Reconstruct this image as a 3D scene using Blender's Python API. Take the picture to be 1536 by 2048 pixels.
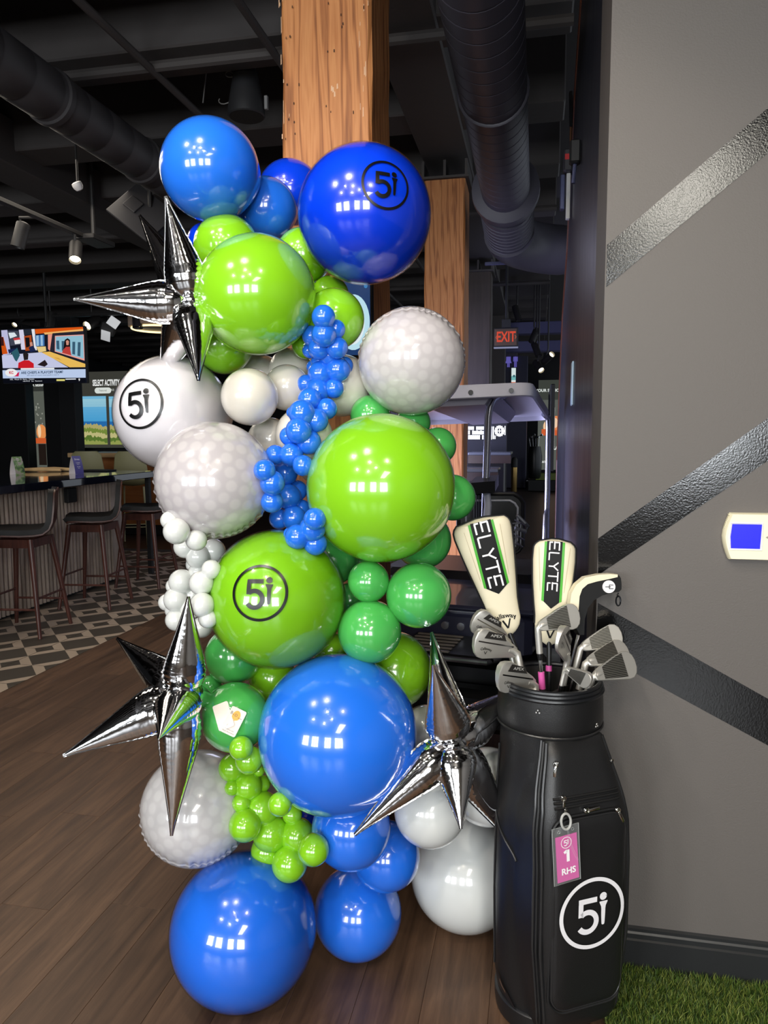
import bpy, bmesh, math, random
import numpy as np
from mathutils import Vector, Matrix, Euler

for _o in list(bpy.data.objects):
    bpy.data.objects.remove(_o)
S = bpy.context.scene
COL = S.collection
rnd = random.Random(7)
# ------------------------------------------------------------------ camera
F = 1480.0; H = 1.55
YAW, PIT, ROLL = math.radians(11.6), math.radians(6.0), math.radians(-.25)
_fw = np.array([-math.sin(YAW)*math.cos(PIT), math.cos(YAW)*math.cos(PIT), -math.sin(PIT)])
_rt = np.array([math.cos(YAW), math.sin(YAW), 0.0]); _up = np.cross(_rt, _fw)
_r2 = _rt*math.cos(ROLL)+_up*math.sin(ROLL); _u2 = -_rt*math.sin(ROLL)+_up*math.cos(ROLL)
_C = np.array([0, 0, H])
cam = bpy.data.objects.new('camera', bpy.data.cameras.new('camera')); COL.objects.link(cam)
cam.matrix_world = Matrix(((_r2[0], _u2[0], -_fw[0], 0), (_r2[1], _u2[1], -_fw[1], 0), (_r2[2], _u2[2], -_fw[2], H), (0, 0, 0, 1)))
cam.data.sensor_fit = 'VERTICAL'; cam.data.sensor_height = 36; cam.data.sensor_width = 27
cam.data.lens = F/2048*36; cam.data.clip_start = .05; cam.data.clip_end = 100
S.camera = cam
def at(px, py, ax, v):                     # where a sight line of the photograph meets the plane axis = v
    r = _fw+_r2*(px-768)/F-_u2*(py-1024)/F
    return Vector(_C+r*((v-_C[ax])/r[ax]))
def deep(px, py, d):                       # the point on that sight line at depth d
    return Vector(_C+(_fw+_r2*(px-768)/F-_u2*(py-1024)/F)*d)
# ------------------------------------------------------------------ world, exposure
W = bpy.data.worlds.new('world'); S.world = W; W.use_nodes = True
W.node_tree.nodes['Background'].inputs[0].default_value = (.82, .9, 1, 1)
W.node_tree.nodes['Background'].inputs[1].default_value = 1.0
S.view_settings.view_transform = 'Standard'; S.view_settings.look = 'None'
S.view_settings.gamma = 1; S.view_settings.use_curve_mapping = False
S.view_settings.exposure = -0.22
# ------------------------------------------------------------------ room lamps, added fill lights and daylight in the windows behind the camera
def area(name, loc, rot, sx, sy, power, col=(1, 1, 1), spread=180):
    l = bpy.data.lights.new(name, 'AREA'); l.shape = 'RECTANGLE'; l.size = sx; l.size_y = sy
    l.energy = power; l.color = col; l.spread = math.radians(spread)
    o = bpy.data.objects.new(name, l); COL.objects.link(o); o.location = loc; o.rotation_euler = [math.radians(a) for a in rot]; return o
def spot(name, loc, target, power, angle=50, col=(1, .88, .72), blend=.6, size=.05):
    l = bpy.data.lights.new(name, 'SPOT'); l.energy = power; l.spot_size = math.radians(angle); l.spot_blend = blend
    l.color = col; l.shadow_soft_size = size
    o = bpy.data.objects.new(name, l); COL.objects.link(o); o.location = loc
    o.rotation_euler = (Vector(target)-Vector(loc)).to_track_quat('-Z', 'Y').to_euler(); return o
WIN = [(-4.6, 1.5), (-2.6, 1.3), (-.35, 1.1), (1.6, 1.5)]           # x centre, width of the windows in the back wall
for wx, ww in WIN:
    area('window_daylight', (wx, -5.18, 2.1), (90, 0, 0), ww, 1.8, 145*ww, (.93, .97, 1))
for sx, sy, tz in ((-.75, -.5, 1.3), (-.2, -1.3, 1.1), (.5, -.2, .8)):
    spot('ceiling_spot', (sx, sy, 3.55), (-.35+.4*sx, 2.0, tz), 60, 62)
area('ceiling_panel_light', (1.25, -3.4, 3.69), (0, 0, 0), .8, 2.6, 130, (1, .95, .84))
for sx, sy in ((-2.2, -1.6), (-1.0, -2.2), (-1.9, .3), (-.9, .55)):
    spot('added_overhead_fill', (sx, sy, 3.6), (sx*.4-.3, sy*.3+1.6, .6), 95, 100, (1, .94, .86), .8, .07)  # wide spots added overhead as fill
area('added_bar_fill', (-4.2, 4.6, 3.6), (0, 0, 0), 1.6, 3.0, 60, (1, .9, .76))  # soft ambient fill added above the bar
area('added_aisle_fill', (-1.9, 8.0, 3.3), (0, 0, 0), 1.2, 2.0, 36, (.72, .74, 1))  # bluish fill added without a fitting, for the cart and dark wall
area('added_lavender_fill', (-1.7, 4.7, 1.0), (84, 0, -66), 1.3, 1.1, 70, (.6, .62, 1), 130)  # unseen lavender fill added to light the cart, its roof underside and dark wall
area('added_lavender_fill', (-1.7, 8.2, 1.6), (90, 0, -70), 1.3, 1.1, 45, (.5, .53, 1), 130)  # another unseen lavender fill, added deeper in the hall
spot('added_post_spot', (-1.4, -.6, 3.7), (-.75, 2.6, 3.2), 80, 55, (1, .84, .62))  # spot added to brighten the near timber post
# ------------------------------------------------------------------ helpers
def lin(c):
    return tuple((v/255/12.92 if v/255 <= .04045 else ((v/255+.055)/1.055)**2.4) for v in c)
MATS = {}
def mat(name, rgb=(128, 128, 128), rough=.5, metal=0, coat=0, emit=0, spec=.5, bump=None, alpha=1, coatr=.03):
    if name in MATS: return MATS[name]
    m = bpy.data.materials.new(name); m.use_nodes = True; MATS[name] = m
    b = m.node_tree.nodes['Principled BSDF']
    c = lin(rgb)+(1,)
    b.inputs['Base Color'].default_value = c; b.inputs['Roughness'].default_value = rough; b.inputs['Metallic'].default_value = metal
    b.inputs['Coat Weight'].default_value = coat; b.inputs['Coat Roughness'].default_value = coatr
    b.inputs['Specular IOR Level'].default_value = spec
    if emit:
        b.inputs['Emission Color'].default_value = c; b.inputs['Emission Strength'].default_value = emit
    if bump:
        n = m.node_tree.nodes; L = m.node_tree.links
        t = n.new('ShaderNodeTexNoise'); t.inputs['Scale'].default_value = bump[0]; t.inputs['Detail'].default_value = 3
        co = n.new('ShaderNodeTexCoord'); L.new(co.outputs['Object'], t.inputs['Vector'])
        bp = n.new('ShaderNodeBump'); bp.inputs['Strength'].default_value = bump[1]; bp.inputs['Distance'].default_value = bump[2]
        L.new(t.outputs['Fac'], bp.inputs['Height']); L.new(bp.outputs['Normal'], b.inputs['Normal'])
    return m
def nodes(m):
    return m.node_tree.nodes, m.node_tree.links, m.node_tree.nodes['Principled BSDF']
def ramp(n, stops):
    r = n.new('ShaderNodeValToRGB'); e = r.color_ramp.elements
    while len(e) < len(stops): e.new(.5)
    for k, (p, c) in zip(e, stops): k.position = p; k.color = lin(c)+(1,)
    return r
def wood(name, stops, scale, axis=2, rough=.45, stretch=14, vary=0, bump=.15, detail=6, coat=0):
    if name in MATS: return MATS[name]
    m = mat(name, rough=rough, coat=coat); n, L, b = nodes(m)
    co = n.new('ShaderNodeTexCoord'); mp = n.new('ShaderNodeMapping'); sc = [scale]*3; sc[axis] = scale/stretch
    mp.inputs['Scale'].default_value = sc
    oi = n.new('ShaderNodeObjectInfo')
    L.new(co.outputs['Object'], mp.inputs['Vector'])
    cb = n.new('ShaderNodeVectorMath'); cb.operation = 'MULTIPLY_ADD'
    cb.inputs[1].default_value = (37, 51, 23); L.new(oi.outputs['Random'], cb.inputs[0]); L.new(mp.outputs['Vector'], cb.inputs[2])
    t = n.new('ShaderNodeTexNoise'); t.inputs['Scale'].default_value = 1; t.inputs['Detail'].default_value = detail; t.inputs['Distortion'].default_value = .6
    t.inputs['Roughness'].default_value = .62
    L.new(cb.outputs[0], t.inputs['Vector'])
    r = ramp(n, stops); L.new(t.outputs['Fac'], r.inputs['Fac'])
    out = r.outputs['Color']
    if vary:
        mx = n.new('ShaderNodeHueSaturation'); mr = n.new('ShaderNodeMapRange')
        mr.inputs['To Min'].default_value = 1-vary; mr.inputs['To Max'].default_value = 1+vary
        L.new(oi.outputs['Random'], mr.inputs['Value']); L.new(mr.outputs['Result'], mx.inputs['Value']); L.new(out, mx.inputs['Color']); out = mx.outputs['Color']
    L.new(out, b.inputs['Base Color'])
    bp = n.new('ShaderNodeBump'); bp.inputs['Strength'].default_value = bump; bp.inputs['Distance'].default_value = .004
    L.new(t.outputs['Fac'], bp.inputs['Height']); L.new(bp.outputs['Normal'], b.inputs['Normal'])
    return m
WL = {}                                     # world location of every parent made below
def _off(p): return WL.get(p.name, Vector((0, 0, 0))) if p else Vector((0, 0, 0))
def tag(o, label=None, cat=None, group=None, kind=None):
    if label: o['label'] = label
    if cat: o['category'] = cat
    if group: o['group'] = group
    if kind: o['kind'] = kind
    return o
def thing(name, label, cat, loc, group=None, rot=None):
    o = bpy.data.objects.new(name, None); COL.objects.link(o); o.location = loc; o.empty_display_size = .05
    if rot: o.rotation_euler = rot
    WL[o.name] = Vector(loc) if rot is None else Vector((0, 0, 0))
    return tag(o, label, cat, group)
def copy_tree(o, parent=None):
    c = o.copy(); COL.objects.link(c)
    if parent: c.parent = parent
    for ch in [x for x in bpy.data.objects if x.parent == o]: copy_tree(ch, c)
    return c
class MB:
    def __init__(s): s.v = []; s.f = []; s.m = []; s.mi = 0
    def add(s, vs, fs):
        k = len(s.v); s.v += [tuple(v) for v in vs]; s.f += [tuple(i+k for i in f) for f in fs]; s.m += [s.mi]*len(fs); return s
    def box(s, a, b, M=None):
        x0, y0, z0 = a; x1, y1, z1 = b
        vs = [Vector(p) for p in ((x0, y0, z0), (x1, y0, z0), (x1, y1, z0), (x0, y1, z0), (x0, y0, z1), (x1, y0, z1), (x1, y1, z1), (x0, y1, z1))]
        if M: vs = [M@v for v in vs]
        return s.add(vs, [(0, 3, 2, 1), (4, 5, 6, 7), (0, 1, 5, 4), (1, 2, 6, 5), (2, 3, 7, 6), (3, 0, 4, 7)])
    def bbox(s, a, b, r=.01, M=None):        # box with chamfered edges
        x0, y0, z0 = a; x1, y1, z1 = b
        rings = []
        for z, q in ((z0, r), (z0+r, 0), (z1-r, 0), (z1, r)):
            c = [(x0+q+r, y0+q), (x1-q-r, y0+q), (x1-q, y0+q+r), (x1-q, y1-q-r), (x1-q-r, y1-q), (x0+q+r, y1-q), (x0+q, y1-q-r), (x0+q, y0+q+r)]
            rings.append([Vector((x, y, z)) for x, y in c])
        if M: rings = [[M@p for p in g] for g in rings]
        return s.loft(rings)
    def loft(s, rings, closed=True, cap0=True, cap1=True):
        n = len(rings[0]); vs = [p for g in rings for p in g]; fs = []
        for i in range(len(rings)-1):
            for j in range(n if closed else n-1):
                k = (j+1) % n; fs.append((i*n+j, i*n+k, (i+1)*n+k, (i+1)*n+j))
        if closed and cap0: fs.append(tuple(range(n-1, -1, -1)))
        if closed and cap1: fs.append(tuple((len(rings)-1)*n+j for j in range(n)))
        return s.add(vs, fs)
    def cyl(s, a, b, r0, r1=None, n=12, cap=True):
        a = Vector(a); b = Vector(b); r1 = r0 if r1 is None else r1
        q = (b-a).to_track_quat('Z', 'Y'); rings = []
        for p, r in ((a, r0), (b, r1)):
            rings.append([p+q@Vector((r*math.cos(t*2*math.pi/n), r*math.sin(t*2*math.pi/n), 0)) for t in range(n)])
        return s.loft(rings, True, cap, cap)
    def tube(s, pts, r, n=8, closed=False):
        pts = [Vector(p) for p in pts]; rs = r if isinstance(r, (list, tuple)) else [r]*len(pts); rings = []
        up = None; N = len(pts)
        for i, p in enumerate(pts):
            if closed: t = pts[(i+1) % N]-pts[i-1]
            else: t = pts[min(i+1, N-1)]-pts[max(i-1, 0)]
            t.normalize()
            if up is None: up = t.orthogonal().normalized()
            up = (up-t*up.dot(t)).normalized(); w = t.cross(up)
            rings.append([p+(up*math.cos(a)+w*math.sin(a))*rs[i] for a in [k*2*math.pi/n for k in range(n)]])
        if closed: rings.append(rings[0]); return s.loft(rings, True, False, False)
        return s.loft(rings)
    def lathe(s, prof, origin=(0, 0, 0), axis=(0, 0, 1), n=24, cap=True):
        q = Vector(axis).to_track_quat('Z', 'Y'); o = Vector(origin)
        rings = [[o+q@Vector((r*math.cos(k*2*math.pi/n), r*math.sin(k*2*math.pi/n), z)) for k in range(n)] for r, z in prof]
        return s.loft(rings, True, cap, cap)
    def prism(s, poly, M, t0, t1):           # polygon in the local xy plane of M, from z=t0 to t1
        a = [M@Vector((x, y, t0)) for x, y in poly]; b = [M@Vector((x, y, t1)) for x, y in poly]
        return s.loft([a, b])
    def poly(s, pts): return s.add(pts, [tuple(range(len(pts)))])
    def grid(s, fn, nu, nv, wrap=False):
        vs = [fn(i/nu, j/nv) for i in range(nu+1) for j in range(nv+1)]; w = nv+1
        return s.add(vs, [(i*w+j, (i+1)*w+j, (i+1)*w+j+1, i*w+j+1) for i in range(nu) for j in range(nv)])
    def build(s, name, m=None, parent=None, smooth=False, world=True, mods=None, angle=None):
        off = _off(parent) if world else Vector((0, 0, 0))
        me = bpy.data.meshes.new(name)
        me.from_pydata([Vector(v)-off for v in s.v] if off.length else s.v, [], s.f)
        for k in (m if isinstance(m, (list, tuple)) else [m]):
            if k: me.materials.append(k)
        if isinstance(m, (list, tuple)): me.polygons.foreach_set('material_index', s.m)
        if smooth:
            me.polygons.foreach_set('use_smooth', [True]*len(me.polygons))
            try: me.set_sharp_from_angle(angle=math.radians(angle or 40))
            except Exception: pass
        me.update()
        bm = bmesh.new(); bm.from_mesh(me); bmesh.ops.recalc_face_normals(bm, faces=bm.faces); bm.to_mesh(me); bm.free()
        o = bpy.data.objects.new(name, me); COL.objects.link(o)
        if parent: o.parent = parent; WL[o.name] = Vector(off)
        return o
def solo(mb, name, m, label, cat, group=None, smooth=False, angle=None):
    c = sum((Vector(v) for v in mb.v), Vector())/len(mb.v); c.z = min(v[2] for v in mb.v)
    mb.v = [tuple(Vector(v)-c) for v in mb.v]
    o = mb.build(name, m, None, smooth, angle=angle); o.location = c
    return tag(o, label, cat, group)
def struct(mb, name, m, smooth=False):
    return tag(mb.build(name, m, None, smooth), kind='structure')
def frame(o, x, y, z=None):                  # matrix with the given origin and x, y directions
    x = Vector(x).normalized(); y = Vector(y); z = x.cross(y).normalized() if z is None else Vector(z).normalized(); y = z.cross(x)
    return Matrix(((x.x, y.x, z.x, o[0]), (x.y, y.y, z.y, o[1]), (x.z, y.z, z.z, o[2]), (0, 0, 0, 1)))
def text_polys(body, size, bold=0, align='CENTER', spacing=1):
    c = bpy.data.curves.new('t', 'FONT'); c.body = body; c.size = size; c.align_x = align; c.align_y = 'CENTER'; c.offset = bold; c.space_character = spacing
    c.resolution_u = 3
    o = bpy.data.objects.new('t', c); COL.objects.link(o)
    me = bpy.data.meshes.new_from_object(o.evaluated_get(bpy.context.evaluated_depsgraph_get()))
    vs = [tuple(v.co) for v in me.vertices]; fs = [tuple(p.vertices) for p in me.polygons]
    bpy.data.objects.remove(o); bpy.data.curves.remove(c); bpy.data.meshes.remove(me)
    return vs, fs
def add_text(mb, body, fn, size, bold=0, align='CENTER', spacing=1, sx=1):  # fn maps flat (x, y) to the surface
    vs, fs = text_polys(body, size, bold, align, spacing)
    return mb.add([fn(x*sx, y) for x, y, _ in vs], fs)
def flat(M, h=.001): return lambda x, y: M@Vector((x, y, h))
def strip(mb, pts, ws, fn, cross=3):         # a stroke of varying width laid on a surface
    n = len(pts); rows = []
    for i, (x, y) in enumerate(pts):
        a = pts[max(i-1, 0)]; b = pts[min(i+1, n-1)]; dx, dy = b[0]-a[0], b[1]-a[1]; l = math.hypot(dx, dy) or 1
        w = ws[i] if isinstance(ws, (list, tuple)) else ws
        rows.append([fn(x-dy/l*w*(k/cross-.5), y+dx/l*w*(k/cross-.5)) for k in range(cross+1)])
    vs = [p for r in rows for p in r]; c = cross+1
    return mb.add(vs, [(i*c+k, (i+1)*c+k, (i+1)*c+k+1, i*c+k+1) for i in range(n-1) for k in range(cross)])
def seg(a, b, n): return [(a[0]+(b[0]-a[0])*i/n, a[1]+(b[1]-a[1])*i/n) for i in range(n+1)]
def logo5i(fn, R, ring=True):                # the ring with the 5 and the tee shaped i
    mb = MB(); g = lambda x, y: fn(x*R, y*R)
    if ring: strip(mb, [(.945*math.cos(a), .945*math.sin(a)) for a in [k*2*math.pi/72 for k in range(73)]], .11, g)
    strip(mb, seg((.13, .37), (-.43, .37), 6), .15, g); strip(mb, seg((-.36, .30), (-.36, -.06), 6), .145, g)
    strip(mb, [(-.155+.275*math.cos(a), -.225+.275*math.sin(a)) for a in [math.radians(132-k*(132+148)/30) for k in range(31)]], .15, g)
    strip(mb, [(.32+.055*math.cos(a), .42+.055*math.sin(a)) for a in [k*2*math.pi/20 for k in range(21)]], .11, g)
    ys = [.28, .25, .2, .14, .06, -.02, -.1, -.2, -.3, -.36, -.39]; ws = [.25, .25, .2, .145, .125, .125, .12, .112, .1, .09, .05]
    strip(mb, [(.33, y) for y in ys], ws, g)
    return mb
# ------------------------------------------------------------------ the room
M_ceil = mat('ceiling_black_paint', (52, 49, 49), .8, bump=(9, .2, .01))
M_joist = mat('joist_black_paint', (66, 62, 61), .75, bump=(12, .2, .01))
M_black = mat('matte_black', (16, 16, 18), .6)
M_dark = mat('dark_wall_paint', (22, 22, 26), .7)
M_steel = mat('brushed_steel', (190, 190, 190), .3, 1)
M_oak = wood('dark_oak_plank', [(.25, (58, 41, 29)), (.5, (86, 63, 46)), (.75, (110, 83, 62))], 26, 1, .42, 12, .2, .12)
M_grout = mat('grout', (58, 50, 44), .9)
XW, YW = .172, 2.103
fl = struct(MB().box((-13, -6, -.3), (5, 26, -.012)), 'floor', wood('far_oak', [(.2, (40, 30, 24)), (.8, (66, 52, 42))], 12, 1, .35, 9))
# oak planks: one object each, in staggered rows
pw, pl = .18, 1.22
pm = {}
def plank(x, y0, y1, x1):
    key = (round(y1-y0, 3), round(x1-x, 3))
    if key not in pm:
        w, l = x1-x-.0007, y1-y0-.0007
        o = MB().bbox((0, 0, -.012), (w, l, 0), .0006).build('plank', M_oak, fl, world=False); pm[key] = o
    else:
        o = pm[key].copy(); COL.objects.link(o)
    o.location = (x, y0, 0)
X0 = -3.16; row = 0; x = X0
while x < 1.0:
    y = .5-((row*.47) % 1)*pl
    while y < 9.2:
        plank(x, max(y, .5), min(y+pl, 9.2), x+pw)
        y += pl
    x += pw; row += 1
# square encaustic tiles with a dark diamond and pale clipped corners
M_td = mat('tile_dark_glaze', (72, 66, 57), .42, bump=(60, .08, .002)); M_tl = mat('tile_cream_glaze', (176, 158, 138), .42, bump=(60, .08, .002))
TX, TY = .337, .36
tb = MB(); g = .0022; a, b = TX/2-g, TY/2-g; k = .46
tb.mi = 0
base = [(-a, -b), (a, -b), (a, b), (-a, b)]
tb.add([(x, y, -.012) for x, y in base]+[(x, y, 0) for x, y in base], [(0, 1, 5, 4), (1, 2, 6, 5), (2, 3, 7, 6), (3, 0, 4, 7)])
D_ = [(0, -b), (a, 0), (0, b), (-a, 0)]
tb.add([(x, y, 0) for x, y in D_], [(0, 1, 2, 3)])
for sx in (-1, 1):
    for sy in (-1, 1):
        c0, c1 = (sx*a*(1-k), sy*b), (sx*a, sy*b*(1-k))
        tb.mi = 1; tb.poly([(0, sy*b, 0), (sx*a, 0, 0), (c1[0], c1[1], 0), (c0[0], c0[1], 0)])
        tb.mi = 0; tb.poly([(c0[0], c0[1], 0), (c1[0], c1[1], 0), (sx*a, sy*b, 0)])
tile0 = tb.build('tile', [M_td, M_tl], fl, world=False); first = True
struct(MB().box((-6.6, 2.2, -.0125), (X0-.001, 9.2, -.004)), 'trim_1', M_grout).name = 'trim_1'
for i in range(10):
    for j in range(20):
        cx, cy = X0-.001-TX*(i+.5), 4.67+TY*(j-6.5)
        if cy > 8.95 or (cx < -4.75 and cy < 7.0): continue
        t = tile0 if first else tile0.copy()
        if not first: COL.objects.link(t)
        first = False; t.location = (cx, cy, 0)
# ceiling deck, joists across, girder along the posts
ce = struct(MB().box((-13, -6, 4.15), (5, 26, 4.3)), 'ceiling', M_ceil)
for k in range(26):
    y = -5.2+k*1.16
    MB().bbox((-12.8, y, 3.72), (XW-.02 if y > 2.1 else 4.8, y+.34, 4.15), .01).build('joist', M_joist, ce, world=False)
MB().bbox((-.92, -5.5, 3.705), (-.55, 24, 4.0), .01).build('girder', M_joist, ce, world=False)
MB().bbox((-4.3, -5.5, 3.6), (-3.95, 24, 3.95), .01).build('girder', M_joist, ce, world=False)
for x in (-2.2, -3.1, -1.45):
    MB().cyl((x, -5, 3.64), (x, 22, 3.64), .022, n=8).build('conduit', M_joist, ce, world=False)
for y in (4.15, 7.4, 10.9):
    MB().cyl((-12, y, 3.66), (XW-.02, y, 3.66), .03, n=8).build('conduit', M_joist, ce, world=False)
# walls
struct(MB().box((-13.2, -6, 0), (-13, 26, 4.3)), 'wall_left', M_dark)
struct(MB().box((-13, 25, 0), (5, 25.2, 4.3)), 'wall_far', M_dark)
struct(MB().box((4.8, -6, 0), (5, YW, 4.3)), 'wall_side', mat('side_wall_paint', (120, 116, 112), .8))
bw = MB(); xs = -13
M_back = mat('back_wall_paint', (150, 144, 138), .8)
for wx, ww in WIN:
    bw.box((xs, -5.4, 0), (wx-ww/2, -5.2, 4.3)); bw.box((wx-ww/2, -5.4, 0), (wx+ww/2, -5.2, 1.2)); bw.box((wx-ww/2, -5.4, 3.0), (wx+ww/2, -5.2, 4.3)); xs = wx+ww/2
bw.box((xs, -5.4, 0), (5, -5.2, 4.3))
struct(bw, 'wall_back', M_back)
for i, (wx, ww) in enumerate(WIN):
    m = MB()
    for q in range(4): m.box((wx-ww/2+ww*q/3-.025, -5.17, 1.2), (wx-ww/2+ww*q/3+.025, -5.12, 3.0))
    for z in (1.2, 1.8, 2.4, 2.96): m.box((wx-ww/2, -5.17, z), (wx+ww/2, -5.12, z+.04))
    struct(m, 'window_%d' % (i+1), M_black)
# grey wall with painted stripes, its corner return is the dark panelled wall
M_grey = mat('grey_orange_peel_paint', (94, 89, 85), .6, bump=(230, .35, .002))
wr = struct(MB().box((XW, YW, 0), (5, YW+.35, 4.15)), 'wall_right', M_grey)
M_gloss = mat('black_gloss_stripe', (9, 9, 10), .13, 0, 0, 0, .7, bump=(230, .16, .002))
def stripe(p):
    m = MB(); q = [at(x, y, 1, YW-.0005) for x, y in p]
    lo, hi = (q[0], q[3]), (q[1], q[2]); e = Vector((0, .0012, 0))
    a = [Vector(v)-e for v in q]
    m.loft([[v+e for v in a], a]); m.build('stripe', M_gloss, wr, world=False)
stripe([(1212, 574), (1214, 490), (2300, -435), (2300, -327)])
stripe([(1196, 1150), (1196, 1077), (2300, 294), (2300, 406)])
stripe([(1190, 1302), (1196, 1206), (2300, 1828), (2300, 1907)])
M_navy = mat('dark_blue_lacquer_panel', (40, 41, 50), .34, bump=(3, .05, .01))
nn, nl, nb = nodes(M_navy)
tc = nn.new('ShaderNodeTexCoord'); mp_ = nn.new('ShaderNodeMapping'); mp_.inputs['Scale'].default_value = (1, 34, .4); nz = nn.new('ShaderNodeTexNoise'); nz.inputs['Scale'].default_value = 1
nl.new(tc.outputs['Object'], mp_.inputs['Vector']); nl.new(mp_.outputs['Vector'], nz.inputs['Vector'])
mrr = nn.new('ShaderNodeMapRange'); mrr.inputs['To Min'].default_value = .24; mrr.inputs['To Max'].default_value = .46
nl.new(nz.outputs['Fac'], mrr.inputs['Value']); nl.new(mrr.outputs['Result'], nb.inputs['Roughness'])
far = [at(x, y, 0, XW) for x, y in ((1163, 0), (1150, 190), (1135, 500), (1126, 626), (1119, 782), (1114, 920))]
far = [(min(p.y, 9.0), p.z) for p in far]
side = [(YW+.001, 0), (YW+.001, 4.1), (far[0][0]-.3, 4.1)]+far+[(far[-1][0], 0)]
wc = MB(); wc.prism(side, Matrix(((0, 0, 1, XW), (1, 0, 0, 0), (0, 1, 0, 0), (0, 0, 0, 1))), .001, .14)
wcn = struct(wc, 'wall_corner', M_navy)
edge = MB(); edge.tube([(XW+.004, y+.01, z) for y, z in far]+[(XW+.004, far[-1][0]+.01, .02)], .012, 6)
struct(edge, 'trim_2', mat('brown_edge_strip', (92, 52, 36), .4))
# moulded baseboard
bb = MB(); prof = [(0, 0), (.016, 0), (.016, .1), (.011, .104), (.011, .118), (.007, .123), (.007, .132), (0, .137)]
bb.loft([[Vector((x, YW-p, z)) for p, z in prof] for x in (XW+.001, 4.8)])
struct(bb, 'baseboard_right', mat('charcoal_gloss_trim', (40, 41, 42), .35))
# artificial turf
tm = mat('turf_backing', (30, 38, 18), .9)
TX0, TX1, TY0, TY1 = .205, 1.15, 1.55, YW-.02
tag(MB().box((TX0+.012, TY0, .0005), (TX1, TY1, .008)).build('turf_mat', tm), 'rectangle of artificial turf laid on the floor below the grey wall', 'turf')
rng = np.random.default_rng(3); NB = 60000
bx = rng.uniform(TX0, TX1, NB); by = rng.uniform(TY0, TY1, NB); keep = by > TY0; an = rng.uniform(0, 6.283, NB); hh = rng.uniform(.018, .036, NB)
ln = rng.uniform(.004, .02, NB); la = rng.uniform(0, 6.283, NB); w = rng.uniform(.0007, .0013, NB)
P0 = np.stack([bx-w*np.cos(an), by-w*np.sin(an), np.full(NB, .006)], 1); P1 = np.stack([bx+w*np.cos(an), by+w*np.sin(an), np.full(NB, .006)], 1)
mx_, my_ = bx+ln*.35*np.cos(la), by+ln*.35*np.sin(la)
P2 = np.stack([mx_+w*.8*np.cos(an), my_+w*.8*np.sin(an), .006+hh*.6], 1); P3 = np.stack([mx_-w*.8*np.cos(an), my_-w*.8*np.sin(an), .006+hh*.6], 1)
P4 = np.stack([bx+ln*np.cos(la), np.minimum(by+ln*np.sin(la), YW-.018), .006+hh], 1)
V = np.stack([P0, P1, P2, P3, P4], 1).reshape(-1, 3)
me = bpy.data.meshes.new('turf_blades'); me.vertices.add(NB*5); me.vertices.foreach_set('co', V.ravel())
i5 = np.arange(NB)[:, None]*5
lp = np.concatenate([i5+np.array([[0, 1, 2, 3]]), i5+np.array([[3, 2, 4]])], 1).ravel()
me.loops.add(NB*7); me.loops.foreach_set('vertex_index', lp)
me.polygons.add(NB*2); st = np.stack([np.arange(NB)*7, np.arange(NB)*7+4], 1).ravel(); me.polygons.foreach_set('loop_start', st)
me.polygons.foreach_set('material_index', np.repeat(rng.integers(0, 3, NB), 2))
for c in ((80, 108, 36), (128, 140, 60), (48, 70, 26)): me.materials.append(mat('turf_blade_%d' % c[0], c, .55))
me.update(calc_edges=True)
tag(bpy.data.objects.new('turf_blades', me), 'green plastic grass blades of the turf below the grey wall', 'grass', kind='stuff'); COL.objects.link(bpy.data.objects['turf_blades'])
# timber posts
M_post = mat('fir_timber', rough=.55, spec=.3); pn, pL, pb = nodes(M_post)
_t = pn.new('ShaderNodeTexCoord'); _m = pn.new('ShaderNodeMapping'); _m.inputs['Scale'].default_value = (1, 1, .055); pL.new(_t.outputs['Object'], _m.inputs['Vector'])
_w = pn.new('ShaderNodeTexWave'); _w.bands_direction = 'DIAGONAL'; _w.inputs['Scale'].default_value = 13; _w.inputs['Distortion'].default_value = 9; _w.inputs['Detail'].default_value = 2.5; _w.inputs['Detail Scale'].default_value = 2.2; pL.new(_m.outputs['Vector'], _w.inputs['Vector'])
_n2 = pn.new('ShaderNodeTexNoise'); _n2.inputs['Scale'].default_value = 90; _n2.inputs['Detail'].default_value = 4; pL.new(_m.outputs['Vector'], _n2.inputs['Vector'])
_ad = pn.new('ShaderNodeMath'); _ad.operation = 'MULTIPLY_ADD'; _ad.inputs[1].default_value = .62; _h = pn.new('ShaderNodeMath'); _h.operation = 'MULTIPLY'; _h.inputs[1].default_value = .40
pL.new(_n2.outputs['Fac'], _h.inputs[0]); pL.new(_w.outputs['Fac'], _ad.inputs[0]); pL.new(_h.outputs[0], _ad.inputs[2])
_r = ramp(pn, [(.12, (122, 72, 38)), (.26, (156, 98, 56)), (.42, (178, 116, 68)), (.7, (188, 128, 78)), (.9, (170, 108, 62))]); pL.new(_ad.outputs[0], _r.inputs['Fac']); pL.new(_r.outputs['Color'], pb.inputs['Base Color'])
_bp = pn.new('ShaderNodeBump'); _bp.inputs['Strength'].default_value = .25; _bp.inputs['Distance'].default_value = .004; pL.new(_ad.outputs[0], _bp.inputs['Height']); pL.new(_bp.outputs['Normal'], pb.inputs['Normal'])
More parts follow.
